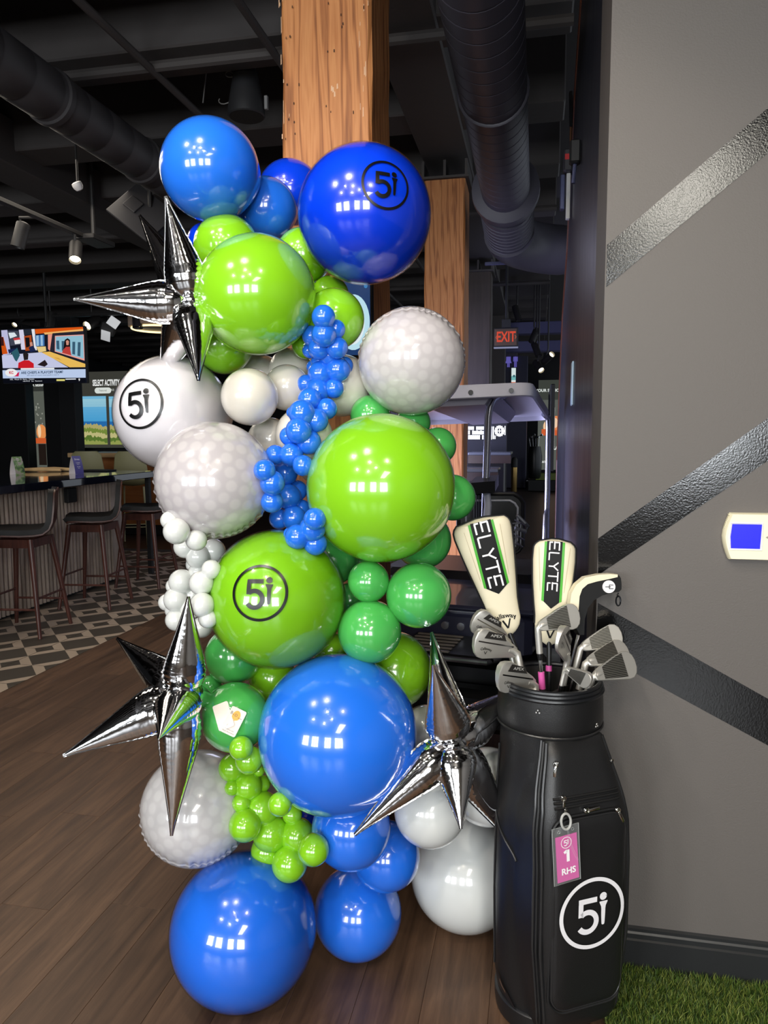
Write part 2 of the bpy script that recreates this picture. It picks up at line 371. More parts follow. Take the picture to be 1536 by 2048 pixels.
def post(x0, x1, y0, y1, z1, label, m=M_post, cap=True):
    t = thing('timber_post', label, 'post', ((x0+x1)/2, (y0+y1)/2, 0))
    r2 = random.Random(int(y0*10)); rings = []
    for i in range(25):
        z = z1*i/24; q = .012; j = lambda: r2.uniform(-.003, .003)
        rings.append([Vector(p) for p in ((x0+q+j(), y0+j(), z), (x1-q+j(), y0+j(), z), (x1+j(), y0+q+j(), z), (x1+j(), y1-q, z), (x1-q, y1, z), (x0+q, y1, z), (x0+j(), y1-q, z), (x0+j(), y0+q+j(), z))])
    MB().loft(rings).build('shaft', m, t)
    if cap:
        MB().box((x0-.03, y0-.03, z1+.002), (x1+.03, y1+.03, z1+.02)).build('cap_plate', M_joist, t)
        for x in (x0-.02, x0+.15, x1-.0): MB().box((x, y0-.02, z1+.02), (x+.02, y1, z1+.14)).build('cap_rib', M_joist, t)
    return t
p1 = post(-.893, -.571, 2.6, 2.93, 3.70, 'thick orange fir timber post rising behind the balloon column', cap=False)
# paint scars and dark nail holes on the near post
sc = MB(); r3 = random.Random(4)
def scar(x, z, w, h): sc.poly([(x-w, 2.5962, z-h), (x+w, 2.5962, z-h*.8), (x+w*.7, 2.5962, z+h), (x-w*.8, 2.5962, z+h*.9)])
for k in range(34):
    x = (-.883 if r3.random() < .45 else -.60)+r3.gauss(0, .008); scar(x, r3.uniform(2.3, 3.15), r3.uniform(.0008, .0018), r3.uniform(.004, .03))
for p in ((-.705, 2.73), (-.70, 2.715), (-.69, 2.74), (-.82, 2.46), (-.71, 2.735)): scar(p[0], p[1], .003, .009)
tag(sc.build('paint_scar', mat('pale_scrape', (200, 160, 124), .4), p1), kind='stuff')
sc = MB()
for k in range(34): scar(r3.choice((-.86, -.865, -.73, -.70, -.66))+r3.gauss(0, .012), r3.uniform(2.35, 3.1), r3.uniform(.0012, .0025), r3.uniform(.003, .006))
tag(sc.build('nail_holes', mat('nail_hole_dark', (52, 28, 14), .8), p1), kind='stuff')
post(-.895, -.577, 6.0, 6.4, 3.53, 'second orange timber post standing right of the balloons behind the cart')
post(-.895, -.577, 9.4, 9.8, 3.53, 'dark timber post beyond the cart beside the exit sign', wood('dark_timber', [(.3, (40, 32, 28)), (.7, (64, 52, 46))], 14, 2, .6, 14))
# ------------------------------------------------------------------ balloons: centre and radius of each in metres
BAL = [('bl_big', -0.494, 1.796, 0.774, 0.206), ('lime_big', -0.399, 1.905, 1.409, 0.196), ('lime5i', -0.670, 1.838, 1.116, 0.185), ('lime_up', -0.736, 1.911, 1.920, 0.157), ('bl5i', -0.465, 2.021, 2.139, 0.181), ('golfR', -0.342, 2.055, 1.750, 0.148), ('golfL', -0.829, 1.819, 1.431, 0.155), ('bl_bot', -0.767, 1.789, 0.198, 0.198), ('bl_lowmid', -0.499, 2.014, 0.131, 0.131), ('bl_under', -0.472, 1.842, 0.491, 0.107), ('wh5i', -1.022, 1.973, 1.612, 0.165), ('bl_tl', -0.897, 1.998, 2.279, 0.136), ('bl_sm', -0.802, 2.176, 2.220, 0.092), ('bl_back', -0.776, 2.324, 2.311, 0.100), ('bl_sliver', -0.972, 2.120, 2.122, 0.054), ('lm_tl', -0.866, 2.024, 2.075, 0.092), ('lm_tr', -0.672, 2.124, 2.065, 0.081), ('lm_r', -0.555, 2.025, 1.868, 0.084), ('lm_sl', -0.594, 2.128, 1.953, 0.055), ('lm_ll', -0.885, 2.032, 1.807, 0.083), ('lm_ty', -0.645, 2.050, 1.803, 0.040), ('gr_mid', -0.297, 1.895, 1.128, 0.086), ('gr_low', -0.422, 1.860, 1.033, 0.084), ('gr_sm', -0.427, 1.873, 1.164, 0.055), ('gr_lu', -0.824, 1.900, 0.932, 0.080), ('gr_ll', -0.773, 1.783, 0.803, 0.091), ('gr_ls', -0.895, 1.895, 0.837, 0.035), ('lm_rl', -0.397, 2.052, 0.869, 0.112), ('lm_bt', -0.736, 1.971, 0.852, 0.069), ('lm_bt2', -0.561, 1.975, 0.942, 0.050), ('gr_r1', -0.463, 2.066, 1.604, 0.057), ('gr_r2', -0.350, 2.128, 1.583, 0.051), ('gr_r3', -0.274, 2.096, 1.516, 0.053), ('gr_r4', -0.228, 2.069, 1.372, 0.065), ('gr_r5', -0.316, 2.089, 1.247, 0.083), ('gr_b1', -0.574, 2.050, 1.187, 0.073), ('gr_b2', -0.519, 2.163, 1.178, 0.061), ('gr_b3', -0.522, 2.048, 1.071, 0.051), ('wA', -0.761, 1.908, 1.652, 0.077), ('wB', -0.692, 2.017, 1.682, 0.065), ('wD', -0.557, 2.108, 1.691, 0.090), ('wC', -0.718, 2.131, 1.738, 0.067), ('wE', -0.631, 1.974, 1.546, 0.080), ('wF', -0.837, 2.187, 1.722, 0.074), ('wG', -0.758, 2.050, 1.535, 0.065), ('wH', -0.629, 2.121, 1.475, 0.074), ('wbA', -0.265, 1.890, 0.539, 0.097), ('wbB', -0.197, 2.208, 0.174, 0.173), ('wbC', -0.119, 2.024, 0.555, 0.108), ('wbD', -0.303, 2.054, 0.702, 0.065), ('wbE', -0.231, 2.127, 0.671, 0.052), ('bl_r', -0.399, 1.956, 0.354, 0.096), ('golfB', -0.924, 1.853, 0.499, 0.158), ('bl_d1', -0.639, 1.953, 0.407, 0.058), ('bl_d2', -0.728, 2.027, 0.309, 0.091)]
STRAND_BLUE = [(-0.607, 1.885, 1.606, 0.0358), (-0.612, 1.871, 1.560, 0.0349), (-0.551, 1.783, 1.313, 0.0336), (-0.593, 1.985, 1.671, 0.0358), (-0.677, 1.944, 1.446, 0.0358), (-0.667, 1.939, 1.380, 0.0358), (-0.557, 1.930, 1.814, 0.0336), (-0.587, 1.992, 1.717, 0.0349), (-0.538, 1.998, 1.726, 0.0349), (-0.594, 1.900, 1.530, 0.0338), (-0.655, 1.782, 1.428, 0.0322), (-0.652, 1.936, 1.322, 0.0349), (-0.590, 1.779, 1.292, 0.0322), (-0.553, 1.915, 1.857, 0.0317), (-0.603, 1.943, 1.644, 0.0327), (-0.575, 1.910, 1.587, 0.0322), (-0.636, 1.880, 1.497, 0.0320), (-0.549, 1.799, 1.273, 0.0309), (-0.590, 2.022, 1.750, 0.0320), (-0.664, 1.800, 1.379, 0.0295), (-0.536, 1.756, 1.341, 0.0285), (-0.581, 1.963, 1.782, 0.0302), (-0.531, 1.965, 1.783, 0.0301), (-0.668, 1.763, 1.461, 0.0281), (-0.562, 1.994, 1.765, 0.0298), (-0.559, 1.954, 1.619, 0.0295), (-0.600, 1.967, 1.816, 0.0287), (-0.592, 1.841, 1.470, 0.0274), (-0.655, 1.980, 1.394, 0.0296), (-0.694, 1.939, 1.318, 0.0293), (-0.549, 1.995, 1.676, 0.0283), (-0.532, 1.957, 1.831, 0.0267), (-0.680, 1.875, 1.497, 0.0265), (-0.531, 2.036, 1.741, 0.0270), (-0.645, 1.890, 1.546, 0.0257), (-0.640, 1.971, 1.343, 0.0270), (-0.628, 1.990, 1.690, 0.0251), (-0.616, 1.992, 1.780, 0.0208), (-0.620, 2.033, 1.740, 0.0187), (-0.617, 1.801, 1.296, 0.0171), (-0.642, 1.911, 1.609, 0.0162)]
STRAND_LIME = [(-0.699, 1.833, 0.457, 0.0504), (-0.638, 1.810, 0.390, 0.0487), (-0.725, 1.835, 0.525, 0.0482), (-0.627, 1.847, 0.451, 0.0482), (-0.715, 1.850, 0.395, 0.0472), (-0.751, 1.778, 0.505, 0.0439), (-0.542, 1.722, 0.492, 0.0408), (-0.762, 1.831, 0.589, 0.0410), (-0.716, 1.734, 0.711, 0.0361), (-0.806, 1.831, 0.637, 0.0384), (-0.720, 1.693, 0.760, 0.0303), (-0.604, 1.651, 0.644, 0.0294), (-0.642, 1.851, 0.508, 0.0274), (-0.769, 1.801, 0.555, 0.0260), (-0.734, 1.864, 0.582, 0.0250), (-0.796, 1.803, 0.594, 0.0206), (-0.734, 1.845, 0.629, 0.0164)]
STRAND_WHITE = [(-0.878, 1.695, 1.311, 0.0335), (-1.026, 2.001, 1.116, 0.0383), (-1.040, 1.993, 1.064, 0.0383), (-0.978, 2.019, 1.190, 0.0372), (-0.948, 2.057, 1.202, 0.0377), (-0.827, 1.720, 1.176, 0.0318), (-0.814, 1.692, 1.126, 0.0314), (-1.017, 2.014, 1.220, 0.0345), (-1.039, 1.986, 1.004, 0.0329), (-0.840, 1.725, 1.285, 0.0272), (-0.980, 2.026, 1.144, 0.0321), (-0.999, 1.998, 1.038, 0.0319), (-0.964, 1.999, 0.982, 0.0319), (-1.059, 2.019, 1.026, 0.0313), (-1.003, 2.023, 1.073, 0.0311), (-0.802, 1.725, 1.211, 0.0249), (-1.011, 1.988, 0.969, 0.0292), (-0.802, 1.698, 1.091, 0.0247), (-0.904, 1.711, 1.336, 0.0235), (-1.006, 2.050, 1.161, 0.0270), (-1.015, 2.018, 0.997, 0.0269), (-1.091, 2.029, 1.045, 0.0261), (-1.060, 2.017, 1.099, 0.0242)]
def latex(name, rgb, rough=.2, sss=.0):
    m = mat(name, rgb, rough, 0, 1.0, 0, .5, coatr=.035)
    return m
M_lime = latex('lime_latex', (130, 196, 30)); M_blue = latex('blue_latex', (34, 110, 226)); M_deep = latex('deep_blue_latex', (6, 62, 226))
M_green = latex('green_latex', (72, 170, 80)); M_white = latex('white_latex', (214, 208, 197), .26); M_snow = latex('bright_white_latex', (212, 214, 211), .24)
M_pale = latex('pale_white_latex', (226, 222, 226), .2)
def film_mat():
    m = bpy.data.materials.new('clear_film'); m.use_nodes = True; n, L = m.node_tree.nodes, m.node_tree.links; n.clear()
    o = n.new('ShaderNodeOutputMaterial'); mx = n.new('ShaderNodeMixShader'); tr = n.new('ShaderNodeBsdfTransparent'); gl = n.new('ShaderNodeBsdfGlossy')
    gl.inputs['Roughness'].default_value = .015; lw = n.new('ShaderNodeFresnel'); lw.inputs['IOR'].default_value = 1.45
    tr.inputs[0].default_value = (.985, .985, .985, 1)
    mu = n.new('ShaderNodeMath'); mu.operation = 'MULTIPLY'; mu.inputs[1].default_value = .45; L.new(lw.outputs[0], mu.inputs[0]); L.new(mu.outputs[0], mx.inputs[0]); L.new(tr.outputs[0], mx.inputs[1]); L.new(gl.outputs[0], mx.inputs[2]); L.new(mx.outputs[0], o.inputs[0])
    return m
M_film = film_mat()
AXIS = Vector((-.58, 2.2, 0))                # the balloons are tied round this upright line
BM = {}
def balloon_mesh(m, hi):
    k = (m.name, hi)
    if k not in BM:
        nu, nv = (48, 32) if hi else (28, 18); b = MB(); rings = []
        for j in range(1, nv):
            t = math.pi*j/nv; r = math.sin(t); z = math.cos(t)
            if t > 2.35:                        # the neck draws in to the knot
                q = (t-2.35)/(math.pi-2.35); z -= .10*q*q; r *= 1-.12*q
            rings.append([Vector((r*math.cos(a), r*math.sin(a), z)) for a in [i*2*math.pi/nu for i in range(nu)]])
        top = Vector((0, 0, 1)); bot = Vector((0, 0, -1.10))
        b.loft(rings, True, False, False); k0 = len(b.v); b.v += [tuple(top), tuple(bot)]
        L = (nv-2)*nu
        for i in range(nu): b.f.append((k0, i, (i+1) % nu)); b.f.append((k0+1, L+(i+1) % nu, L+i)); b.m += [0, 0]
        o = b.build('balloon', m, None, True, angle=180); me = o.data; bpy.data.objects.remove(o)
        kb = MB().lathe([(.02, -1.085), (.012, -1.11), (.03, -1.13), (.05, -1.16), (.046, -1.165)], n=10)
        o2 = kb.build('knot', m, None, True); me2 = o2.data; bpy.data.objects.remove(o2)
        BM[k] = (me, me2)
    return BM[k]
def balloon(name, c, r, m, label, cat='balloon', group=None, hi=True, knot=True, away=None):
    me, kn = balloon_mesh(m, hi)
    o = bpy.data.objects.new(name, me); COL.objects.link(o); o.location = c; o.scale = (r, r, r)
    d = away if away else Vector((AXIS.x-c[0], AXIS.y+.12-c[1], (rnd.random()-.5)*.1))
    o.rotation_euler = (-d).to_track_quat('Z', 'Y').to_euler()
    if knot:
        q = bpy.data.objects.new('knot', kn); COL.objects.link(q); q.parent = o
    return tag(o, label, cat, group)
DB = {b[0]: (Vector(b[1:4]), b[4]) for b in BAL}
LAB = {
 'bl_big': (M_blue, 'largest round blue balloon, plain, low in the middle of the column'),
 'lime_big': (M_lime, 'largest lime green balloon, plain, right of the winding blue strand'),
 'lime_up': (M_lime, 'large plain lime green balloon below the blue ones near the top'),
 'bl_bot': (M_blue, 'large blue balloon in clear film resting on the floor at front left'),
 'bl_lowmid': (M_blue, 'medium blue balloon on the floor, middle of the column foot'),
 'bl_under': (M_blue, 'blue balloon squeezed directly under the largest blue balloon'),
 'bl_tl': (M_blue, 'big plain blue balloon at the top left of the column'),
 'bl_sm': (M_blue, 'smaller mid blue balloon between the two big blue ones on top'),
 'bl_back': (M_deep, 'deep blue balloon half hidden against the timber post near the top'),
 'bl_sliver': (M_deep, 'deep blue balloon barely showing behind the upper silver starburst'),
 'lm_tl': (M_lime, 'lime balloon peeking over the top left of the upper lime balloon'),
 'lm_tr': (M_lime, 'lime balloon tucked under the big blue balloon with the printed ring'),
 'lm_r': (M_lime, 'lime balloon behind the top end of the small blue strand'),
 'lm_sl': (M_lime, 'lime balloon showing only a sliver below the big top right blue one'),
 'lm_ll': (M_lime, 'lime balloon behind the down pointing spike of the upper starburst'),
 'lm_ty': (M_lime, 'tiny lime balloon hidden just left of the blue strand top'),
 'gr_mid': (M_green, 'green balloon at the right edge, left of the tall club cover'),
 'gr_low': (M_green, 'green balloon right above the largest blue balloon'),
 'gr_sm': (M_green, 'smallest green balloon right of the printed lime balloon'),
 'gr_lu': (M_green, 'green balloon at the left, below the printed lime balloon'),
 'gr_ll': (M_green, 'green balloon carrying the two cream paper tags'),
 'gr_ls': (M_green, 'green balloon sliver behind the lower left starburst'),
 'lm_rl': (M_lime, 'lime balloon behind the spike at right, beside the largest blue balloon'),
 'lm_bt': (M_lime, 'lime balloon wedged between the tagged green balloon and the printed lime one'),
 'lm_bt2': (M_lime, 'lime balloon glimpsed over the top of the largest blue balloon'),
 'gr_r1': (M_green, 'green balloon peeping out left of the grey dimpled balloon foot'),
 'gr_r2': (M_green, 'green balloon just under the upper right dimpled balloon'),
 'gr_r3': (M_green, 'green balloon at upper right behind the largest lime balloon'),
 'gr_r4': (M_green, 'green balloon standing out right of the largest lime balloon'),
 'gr_r5': (M_green, 'green balloon behind the lower right of the largest lime balloon'),
 'gr_b1': (M_green, 'green balloon deep between the printed lime and the largest lime'),
 'gr_b2': (M_green, 'green balloon in shadow above the smallest green balloon'),
 'gr_b3': (M_green, 'green balloon in shadow below the smallest green balloon'),
 'wA': (M_white, 'cream white balloon leftmost of the white cluster under the upper lime one'),
 'wB': (M_white, 'cream white balloon in front, left of the blue strand'),
 'wD': (M_white, 'cream white balloon right of the blue strand by the dimpled balloon'),
 'wC': (M_white, 'cream white balloon topmost of the white cluster left of the strand'),
 'wE': (M_white, 'cream white balloon behind the middle bend of the blue strand'),
 'wF': (M_white, 'cream white balloon at the back under the big upper lime balloon'),
 'wG': (M_white, 'cream white balloon at the back over the left dimpled balloon'),
 'wH': (M_white, 'cream white balloon at the back left of the largest lime balloon'),
 'wbA': (M_snow, 'bright white balloon right of the largest blue one under a spike'),
 'wbB': (M_snow, 'largest bright white balloon resting on the floor by the golf bag'),
 'wbC': (M_snow, 'bright white balloon behind the right starburst next to the bag'),
 'wbD': (M_snow, 'white balloon behind the upper spike of the right starburst'),
 'wbE': (M_snow, 'white balloon hidden behind the hub of the right starburst'),
 'bl_r': (M_blue, 'blue balloon between the floor white balloon and the column foot'),
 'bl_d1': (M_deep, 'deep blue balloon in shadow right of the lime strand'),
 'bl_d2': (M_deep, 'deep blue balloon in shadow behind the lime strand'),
}
for k, (m, lab) in LAB.items():
    c, r = DB[k]
    o = balloon('balloon', c, r, m, lab)
    if k == 'bl_bot':
        q = MB().lathe([(1.014*math.sin(math.pi*j/36), 1.014*math.cos(math.pi*j/36)) for j in range(1, 36)], n=48).build('clear_film', M_film, o, True)
# four bubble balloons printed with the ring logo
def on_ball(c, r, px, py, tilt=0):
    d = Vector(_fw+_r2*(px-768)/F-_u2*(py-1024)/F).normalized(); o = Vector(_C)
    b = (c-o).dot(d); disc = b*b-((c-o).length_squared-r*r); t = b-math.sqrt(max(disc, 0)); p = o+d*t
    n = (p-c).normalized(); up = Vector((0, 0, 1)); x = up.cross(n).normalized(); y = n.cross(x)
    ct, st = math.cos(tilt), math.sin(tilt); x, y = x*ct+y*st, y*ct-x*st
    def fn(u, v):
        w = n+(x*u+y*v)/r
        return c+w.normalized()*(r+.0012)
    return fn
M_ink = mat('black_vinyl_print', (10, 10, 11), .3)
def printed(k, m, label, px, py, R, tilt=0):
    c, r = DB[k]
    o = balloon('printed_balloon', c, r/1.012, m, label)
    f = MB().lathe([(r*math.sin(math.pi*j/40), r*math.cos(math.pi*j/40)) for j in range(1, 40)], n=56).build('clear_film', M_film, None, True)
    lg = logo5i(on_ball(c, r, px, py, tilt), R).build('logo', M_ink, None, True)
    for q in (f, lg):
        q.parent = o; q.matrix_parent_inverse = (Matrix.Translation(c) @ o.rotation_euler.to_matrix().to_4x4() @ Matrix.Diagonal((r/1.012,)*3+(1,))).inverted()
        if q is f: q.matrix_basis = Matrix.Translation(c)
printed('bl5i', M_deep, 'huge glossy deep blue balloon with black ring logo, top right', 773, 367, .066, -.08)
printed('lime5i', M_lime, 'large glossy lime balloon with black ring logo, middle of column', 518, 1185, .074)
printed('wh5i', M_pale, 'large glossy white balloon with black ring logo, left side', 276, 806, .074, .1)
# foil balls printed with pale dimples, puckered along the seam
def foil_ball(k, base, dot, label, seamtilt):
    c, r = DB[k]; nu, nv = 220, 130
    th = np.linspace(0, math.pi, nv+1)[:, None]; ph = np.linspace(0, 2*math.pi, nu, endpoint=False)[None, :]
    X = np.sin(th)*np.cos(ph); Y = np.sin(th)*np.sin(ph); Z = np.cos(th)+0*ph
    P = np.stack([X, Y, Z], -1).reshape(-1, 3)
    N = 230; i = np.arange(N)+.5; fz = 1-2*i/N; fp = math.pi*(1+5**.5)*i; q = np.sqrt(1-fz*fz)
    Q = np.stack([q*np.cos(fp), q*np.sin(fp), fz], 1)
    ang = np.arccos(np.clip((P@Q.T).max(1), -1, 1)); dots = np.clip((.108-ang)/.035, 0, 1)
    lat = np.abs(P[:, 2]); phi = np.arctan2(P[:, 1], P[:, 0])
    rs = np.random.default_rng(5); amp = np.interp(phi, np.linspace(-math.pi, math.pi, 40), rs.uniform(.3, 1.0, 40))
    wr = np.exp(-(lat/.16)**2)*np.abs(np.sin(phi*23+1.3*np.sin(phi*5)))**1.5*.045*amp
    sq = 1-.05*np.exp(-((1-lat)/.5)**2)
    V = P*(1-wr)[:, None]; V[:, 2] *= sq; V[:, :2] *= (1+.018*np.exp(-(lat/.03)**2))[:, None]
    V = V*r
    me = bpy.data.meshes.new('foil_balloon'); fs = []
    for a in range(nv):
        for b in range(nu): fs.append((a*nu+b, a*nu+(b+1) % nu, (a+1)*nu+(b+1) % nu, (a+1)*nu+b))
    me.from_pydata(V.tolist(), [], fs); me.polygons.foreach_set('use_smooth', [True]*len(fs))
    at_ = me.attributes.new('dimple', 'FLOAT', 'POINT'); at_.data.foreach_set('value', dots.astype(np.float32))
    m = mat('dimple_print_'+k, base, .2, 0, 1, coatr=.02); n, L, b = nodes(m)
    an_ = n.new('ShaderNodeAttribute'); an_.attribute_name = 'dimple'; mx = n.new('ShaderNodeMix'); mx.data_type = 'RGBA'
    mx.inputs[6].default_value = lin(base)+(1,); mx.inputs[7].default_value = lin(dot)+(1,)
    L.new(an_.outputs['Fac'], mx.inputs[0]); L.new(mx.outputs[2], b.inputs['Base Color'])
    me.materials.append(m); o = bpy.data.objects.new('foil_balloon', me); COL.objects.link(o); o.location = c
    to = (Vector(_C)-c).normalized()+Vector(seamtilt)
    o.rotation_euler = to.to_track_quat('Z', 'Y').to_euler()
    tag(o, label, 'balloon')
foil_ball('golfR', (186, 180, 182), (196, 191, 192), 'dimpled grey white foil ball balloon, upper right, by the timber post', (0, 0, -.35))
foil_ball('golfL', (181, 175, 178), (192, 187, 188), 'dimpled grey white foil ball balloon, left of the blue strand', (0, 0, .35))
foil_ball('golfB', (188, 185, 186), (197, 195, 195), 'dimpled grey white foil ball balloon, low left behind the starburst', (0, 0, .5))
# strands of small balloons
def ORD(n):
    u = ['', 'first', 'second', 'third', 'fourth', 'fifth', 'sixth', 'seventh', 'eighth', 'ninth', 'tenth', 'eleventh', 'twelfth', 'thirteenth', 'fourteenth', 'fifteenth', 'sixteenth', 'seventeenth', 'eighteenth', 'nineteenth']
    if n < 20: return u[n]
    return {2: 'twentieth', 3: 'thirtieth', 4: 'fortieth'}[n//10] if n % 10 == 0 else {2: 'twenty-', 3: 'thirty-', 4: 'forty-'}[n//10]+u[n % 10]
for L, m, lab, grp in ((STRAND_BLUE, M_blue, 'small blue balloon, %s from the top of the winding middle strand, %s', 'small blue balloons of the winding strand'),
                       (STRAND_LIME, M_lime, 'small lime balloon, %s from the top of the strand by the largest blue, %s', 'small lime balloons of the lower strand'),
                       (STRAND_WHITE, M_snow, 'small white balloon, %s from the top of the strand down the left, %s', 'small white balloons of the left strand')):
    srt = sorted(L, key=lambda b: -b[2])
    for i, (x, y, z, r) in enumerate(srt):
        nb_ = srt[max(0, i-3):i+4]; mx_ = sum(b[0] for b in nb_)/len(nb_); sd_ = 'left side' if x < mx_-.015 else 'right side' if x > mx_+.015 else 'middle'
        balloon('small_balloon', (x, y, z), r, m, lab % (ORD(i+1), sd_), 'balloon', grp, hi=False, away=Vector((rnd.uniform(-.4, .4), 1, rnd.uniform(-.4, .4))))
# silver starbursts: foil cones meeting at a crumpled hub
M_foil = mat('silver_foil', (238, 238, 240), .07, 1); nf, lf, bf = nodes(M_foil)
tcf = nf.new('ShaderNodeTexCoord'); nzf = nf.new('ShaderNodeTexNoise'); nzf.inputs['Scale'].default_value = 34; bpf = nf.new('ShaderNodeBump'); bpf.inputs['Strength'].default_value = .12; bpf.inputs['Distance'].default_value = .006
lf.new(tcf.outputs['Object'], nzf.inputs['Vector']); lf.new(nzf.outputs['Fac'], bpf.inputs['Height']); lf.new(bpf.outputs['Normal'], bf.inputs['Normal'])
def spike(t, hub, tip, w, face, seed):
    """one foil cone from hub to tip; face = direction its flat side looks"""
    r4 = random.Random(seed); ax = (tip-hub); ln = ax.length; ax.normalize(); fc = (face-ax*face.dot(ax)).normalized(); sd = ax.cross(fc)
    ts = [0, .2, .45, .75, 1.0]
    prof = [(0, .22), (.03, .42), (.07, .66), (.13, .88), (.2, .99), (.27, 1.0), (.36, .9), (.5, .69), (.65, .47), (.8, .26), (.92, .1), (.98, .035), (1, .02)]
    def W_(s):
        for (a, p), (b, q) in zip(prof, prof[1:]):
            if s <= b: return p+(q-p)*(s-a)/(b-a)
        return .02
    NA, NR = 70, 32; rings = []; ph = [r4.uniform(0, 6.28) for _ in range(4)]
    for i in range(NA+1):
        s = i/NA; wv = W_(s)*w; ring = []
        for j in range(NR):
            a = 2*math.pi*j/NR; ca, sa = math.cos(a), math.sin(a)
            seam = max(0, abs(ca)-.45)/.55; near = math.exp(-(s/.38)**2)
            wr = 1-(.10*near+.003)*seam*abs(math.sin(s*75+ph[0]+.8*math.sin(s*21+ph[1])))-.16*math.exp(-(s/.07)**2)*abs(math.sin(a*5+ph[2]))
            ring.append(hub+ax*(s*ln)+sd*(wv*ca*wr)+fc*(wv*.74*sa*wr))
        rings.append(ring)
    o = MB().loft(rings).build('point', M_foil, t, True, angle=75)
    m = MB()
    for sg in (-1, 1):
        row = []
        for i in range(NA+1):
            s = i/NA; wv = W_(s)*w*.97; q = 0
            row.append((hub+ax*(s*ln)+sd*sg*wv*.95, hub+ax*(s*ln)+sd*sg*(wv+.003)+fc*q))
        m.add([p for rr in row for p in rr], [(2*i, 2*i+1, 2*i+3, 2*i+2) for i in range(NA)])
    m.build('seam', M_foil, o, True, angle=180)
    WL[o.name] = WL[t.name]
def starburst(hubpx, d, tips, label, seed):
    hub = deep(*hubpx, d); t = thing('starburst_balloon', label, 'balloon', hub)
    b = MB(); b.lathe([(.03*math.sin(math.pi*j/10)*(1+.2*((j*7) % 3-1)), .03*math.cos(math.pi*j/10)) for j in range(1, 10)], hub, n=14); b.build('hub', M_foil, t)
    for i, (x, y, dd, w) in enumerate(tips):
        tip = deep(x, y, d+dd); spike(t, hub, tip, w*1.28, (Vector(_C)-hub).normalized()+Vector((.25*math.sin(i*2.1+seed), 0, .25*math.cos(i*1.7+seed))), seed*10+i)
starburst((384, 606), 1.93, [(147, 598, -.02, .043), (279, 430, .16, .040), (331, 392, -.06, .043), (397, 762, -.13, .040), (318, 770, .16, .042), (430, 640, .14, .03)],
          'silver foil starburst at the upper left beside the big lime balloon', 1)
starburst((366, 1392), 1.86, [(377, 1193, -.05, .043), (233, 1276, .16, .042), (126, 1512, -.05, .046), (343, 1672, .0, .043), (318, 1478, -.26, .045), (440, 1400, .14, .03)],
          'silver foil starburst at the lower left over the dark oak floor', 2)
starburst((905, 1484), 1.86, [(866, 1330, -.12, .044), (863, 1264, .14, .040), (709, 1670, -.08, .040), (922, 1658, -.1, .042), (1050, 1368, .26, .042), (1040, 1705, .24, .042)],
          'silver foil starburst at right between the white balloons and the golf bag', 3)
# two paper tags stuck on the lower left green balloon
c, r = DB['gr_ll']
M_card = mat('cream_card', (238, 226, 214), .6); M_print = mat('grey_print', (96, 88, 84), .6); M_org = mat('orange_print', (240, 178, 82), .6)
def card(px, py, tilt, wd, hg, label, draw, lift):
    f0 = on_ball(c, r+lift, px, py, tilt); p = f0(0, 0); n = (p-c).normalized(); M = frame(p, f0(.01, 0)-p, f0(0, .01)-p)
    pts = []
    for sx, sy, a0 in ((1, 1, 0), (-1, 1, 90), (-1, -1, 180), (1, -1, 270)):
        for q in (0, 45, 90):
            a = math.radians(a0+q); pts.append((sx*(wd/2-.004)+.004*math.cos(a), sy*(hg/2-.004)+.004*math.sin(a)))
    t = thing('paper_tag', label, 'tag', p); MB().prism(pts, M, 0, .0006).build('card', M_card, t); draw(M, t)
def draw1(M, t):
    mb = MB(); f = flat(M, .0008)
    add_text(mb, 'Best', lambda x, y: f(x-.0, y-.018), .0048); mb.build('lettering', M_print, t)
    mb = MB(); add_text(mb, 'Decor!', lambda x, y: f(x, y-.024), .0048); mb.build('lettering', M_print, t)
def draw2(M, t):
    f = flat(M, .0008); mb = MB()
    pts = [(.0105*math.sin(a)*(1-.12*math.cos(a)), .016+.0125*math.cos(a)) for a in [k*2*math.pi/24 for k in range(24)]]
    mb.poly([f(*p) for p in pts]); mb.poly([f(0, .004), f(.002, .0018), f(-.002, .0018)]); mb.build('balloon_print', M_org, t)
    mb = MB(); f = flat(M, .0011)
    add_text(mb, 'B', lambda x, y: f(x-.014, y+.018), .011); add_text(mb, 'n', lambda x, y: f(x-.008, y+.016), .007); add_text(mb, 'D', lambda x, y: f(x-.001, y+.016), .010); add_text(mb, 'ecor', lambda x, y: f(x+.011, y+.013), .006)
    mb.build('name_print', M_print, t)
    mb = MB(); add_text(mb, 'Balloons and', lambda x, y: f(x, y-.022), .0046); mb.build('lettering', M_print, t)
    mb = MB(); add_text(mb, 'Party Decoration', lambda x, y: f(x, y-.028), .0046); mb.build('lettering', M_print, t)
card(447, 1432, .42, .041, .066, 'left cream paper tag on the green balloon, leaning left', draw1, .0010)
card(467, 1443, -.50, .041, .068, 'right cream paper tag with orange balloon print on the green balloon', draw2, .0024)
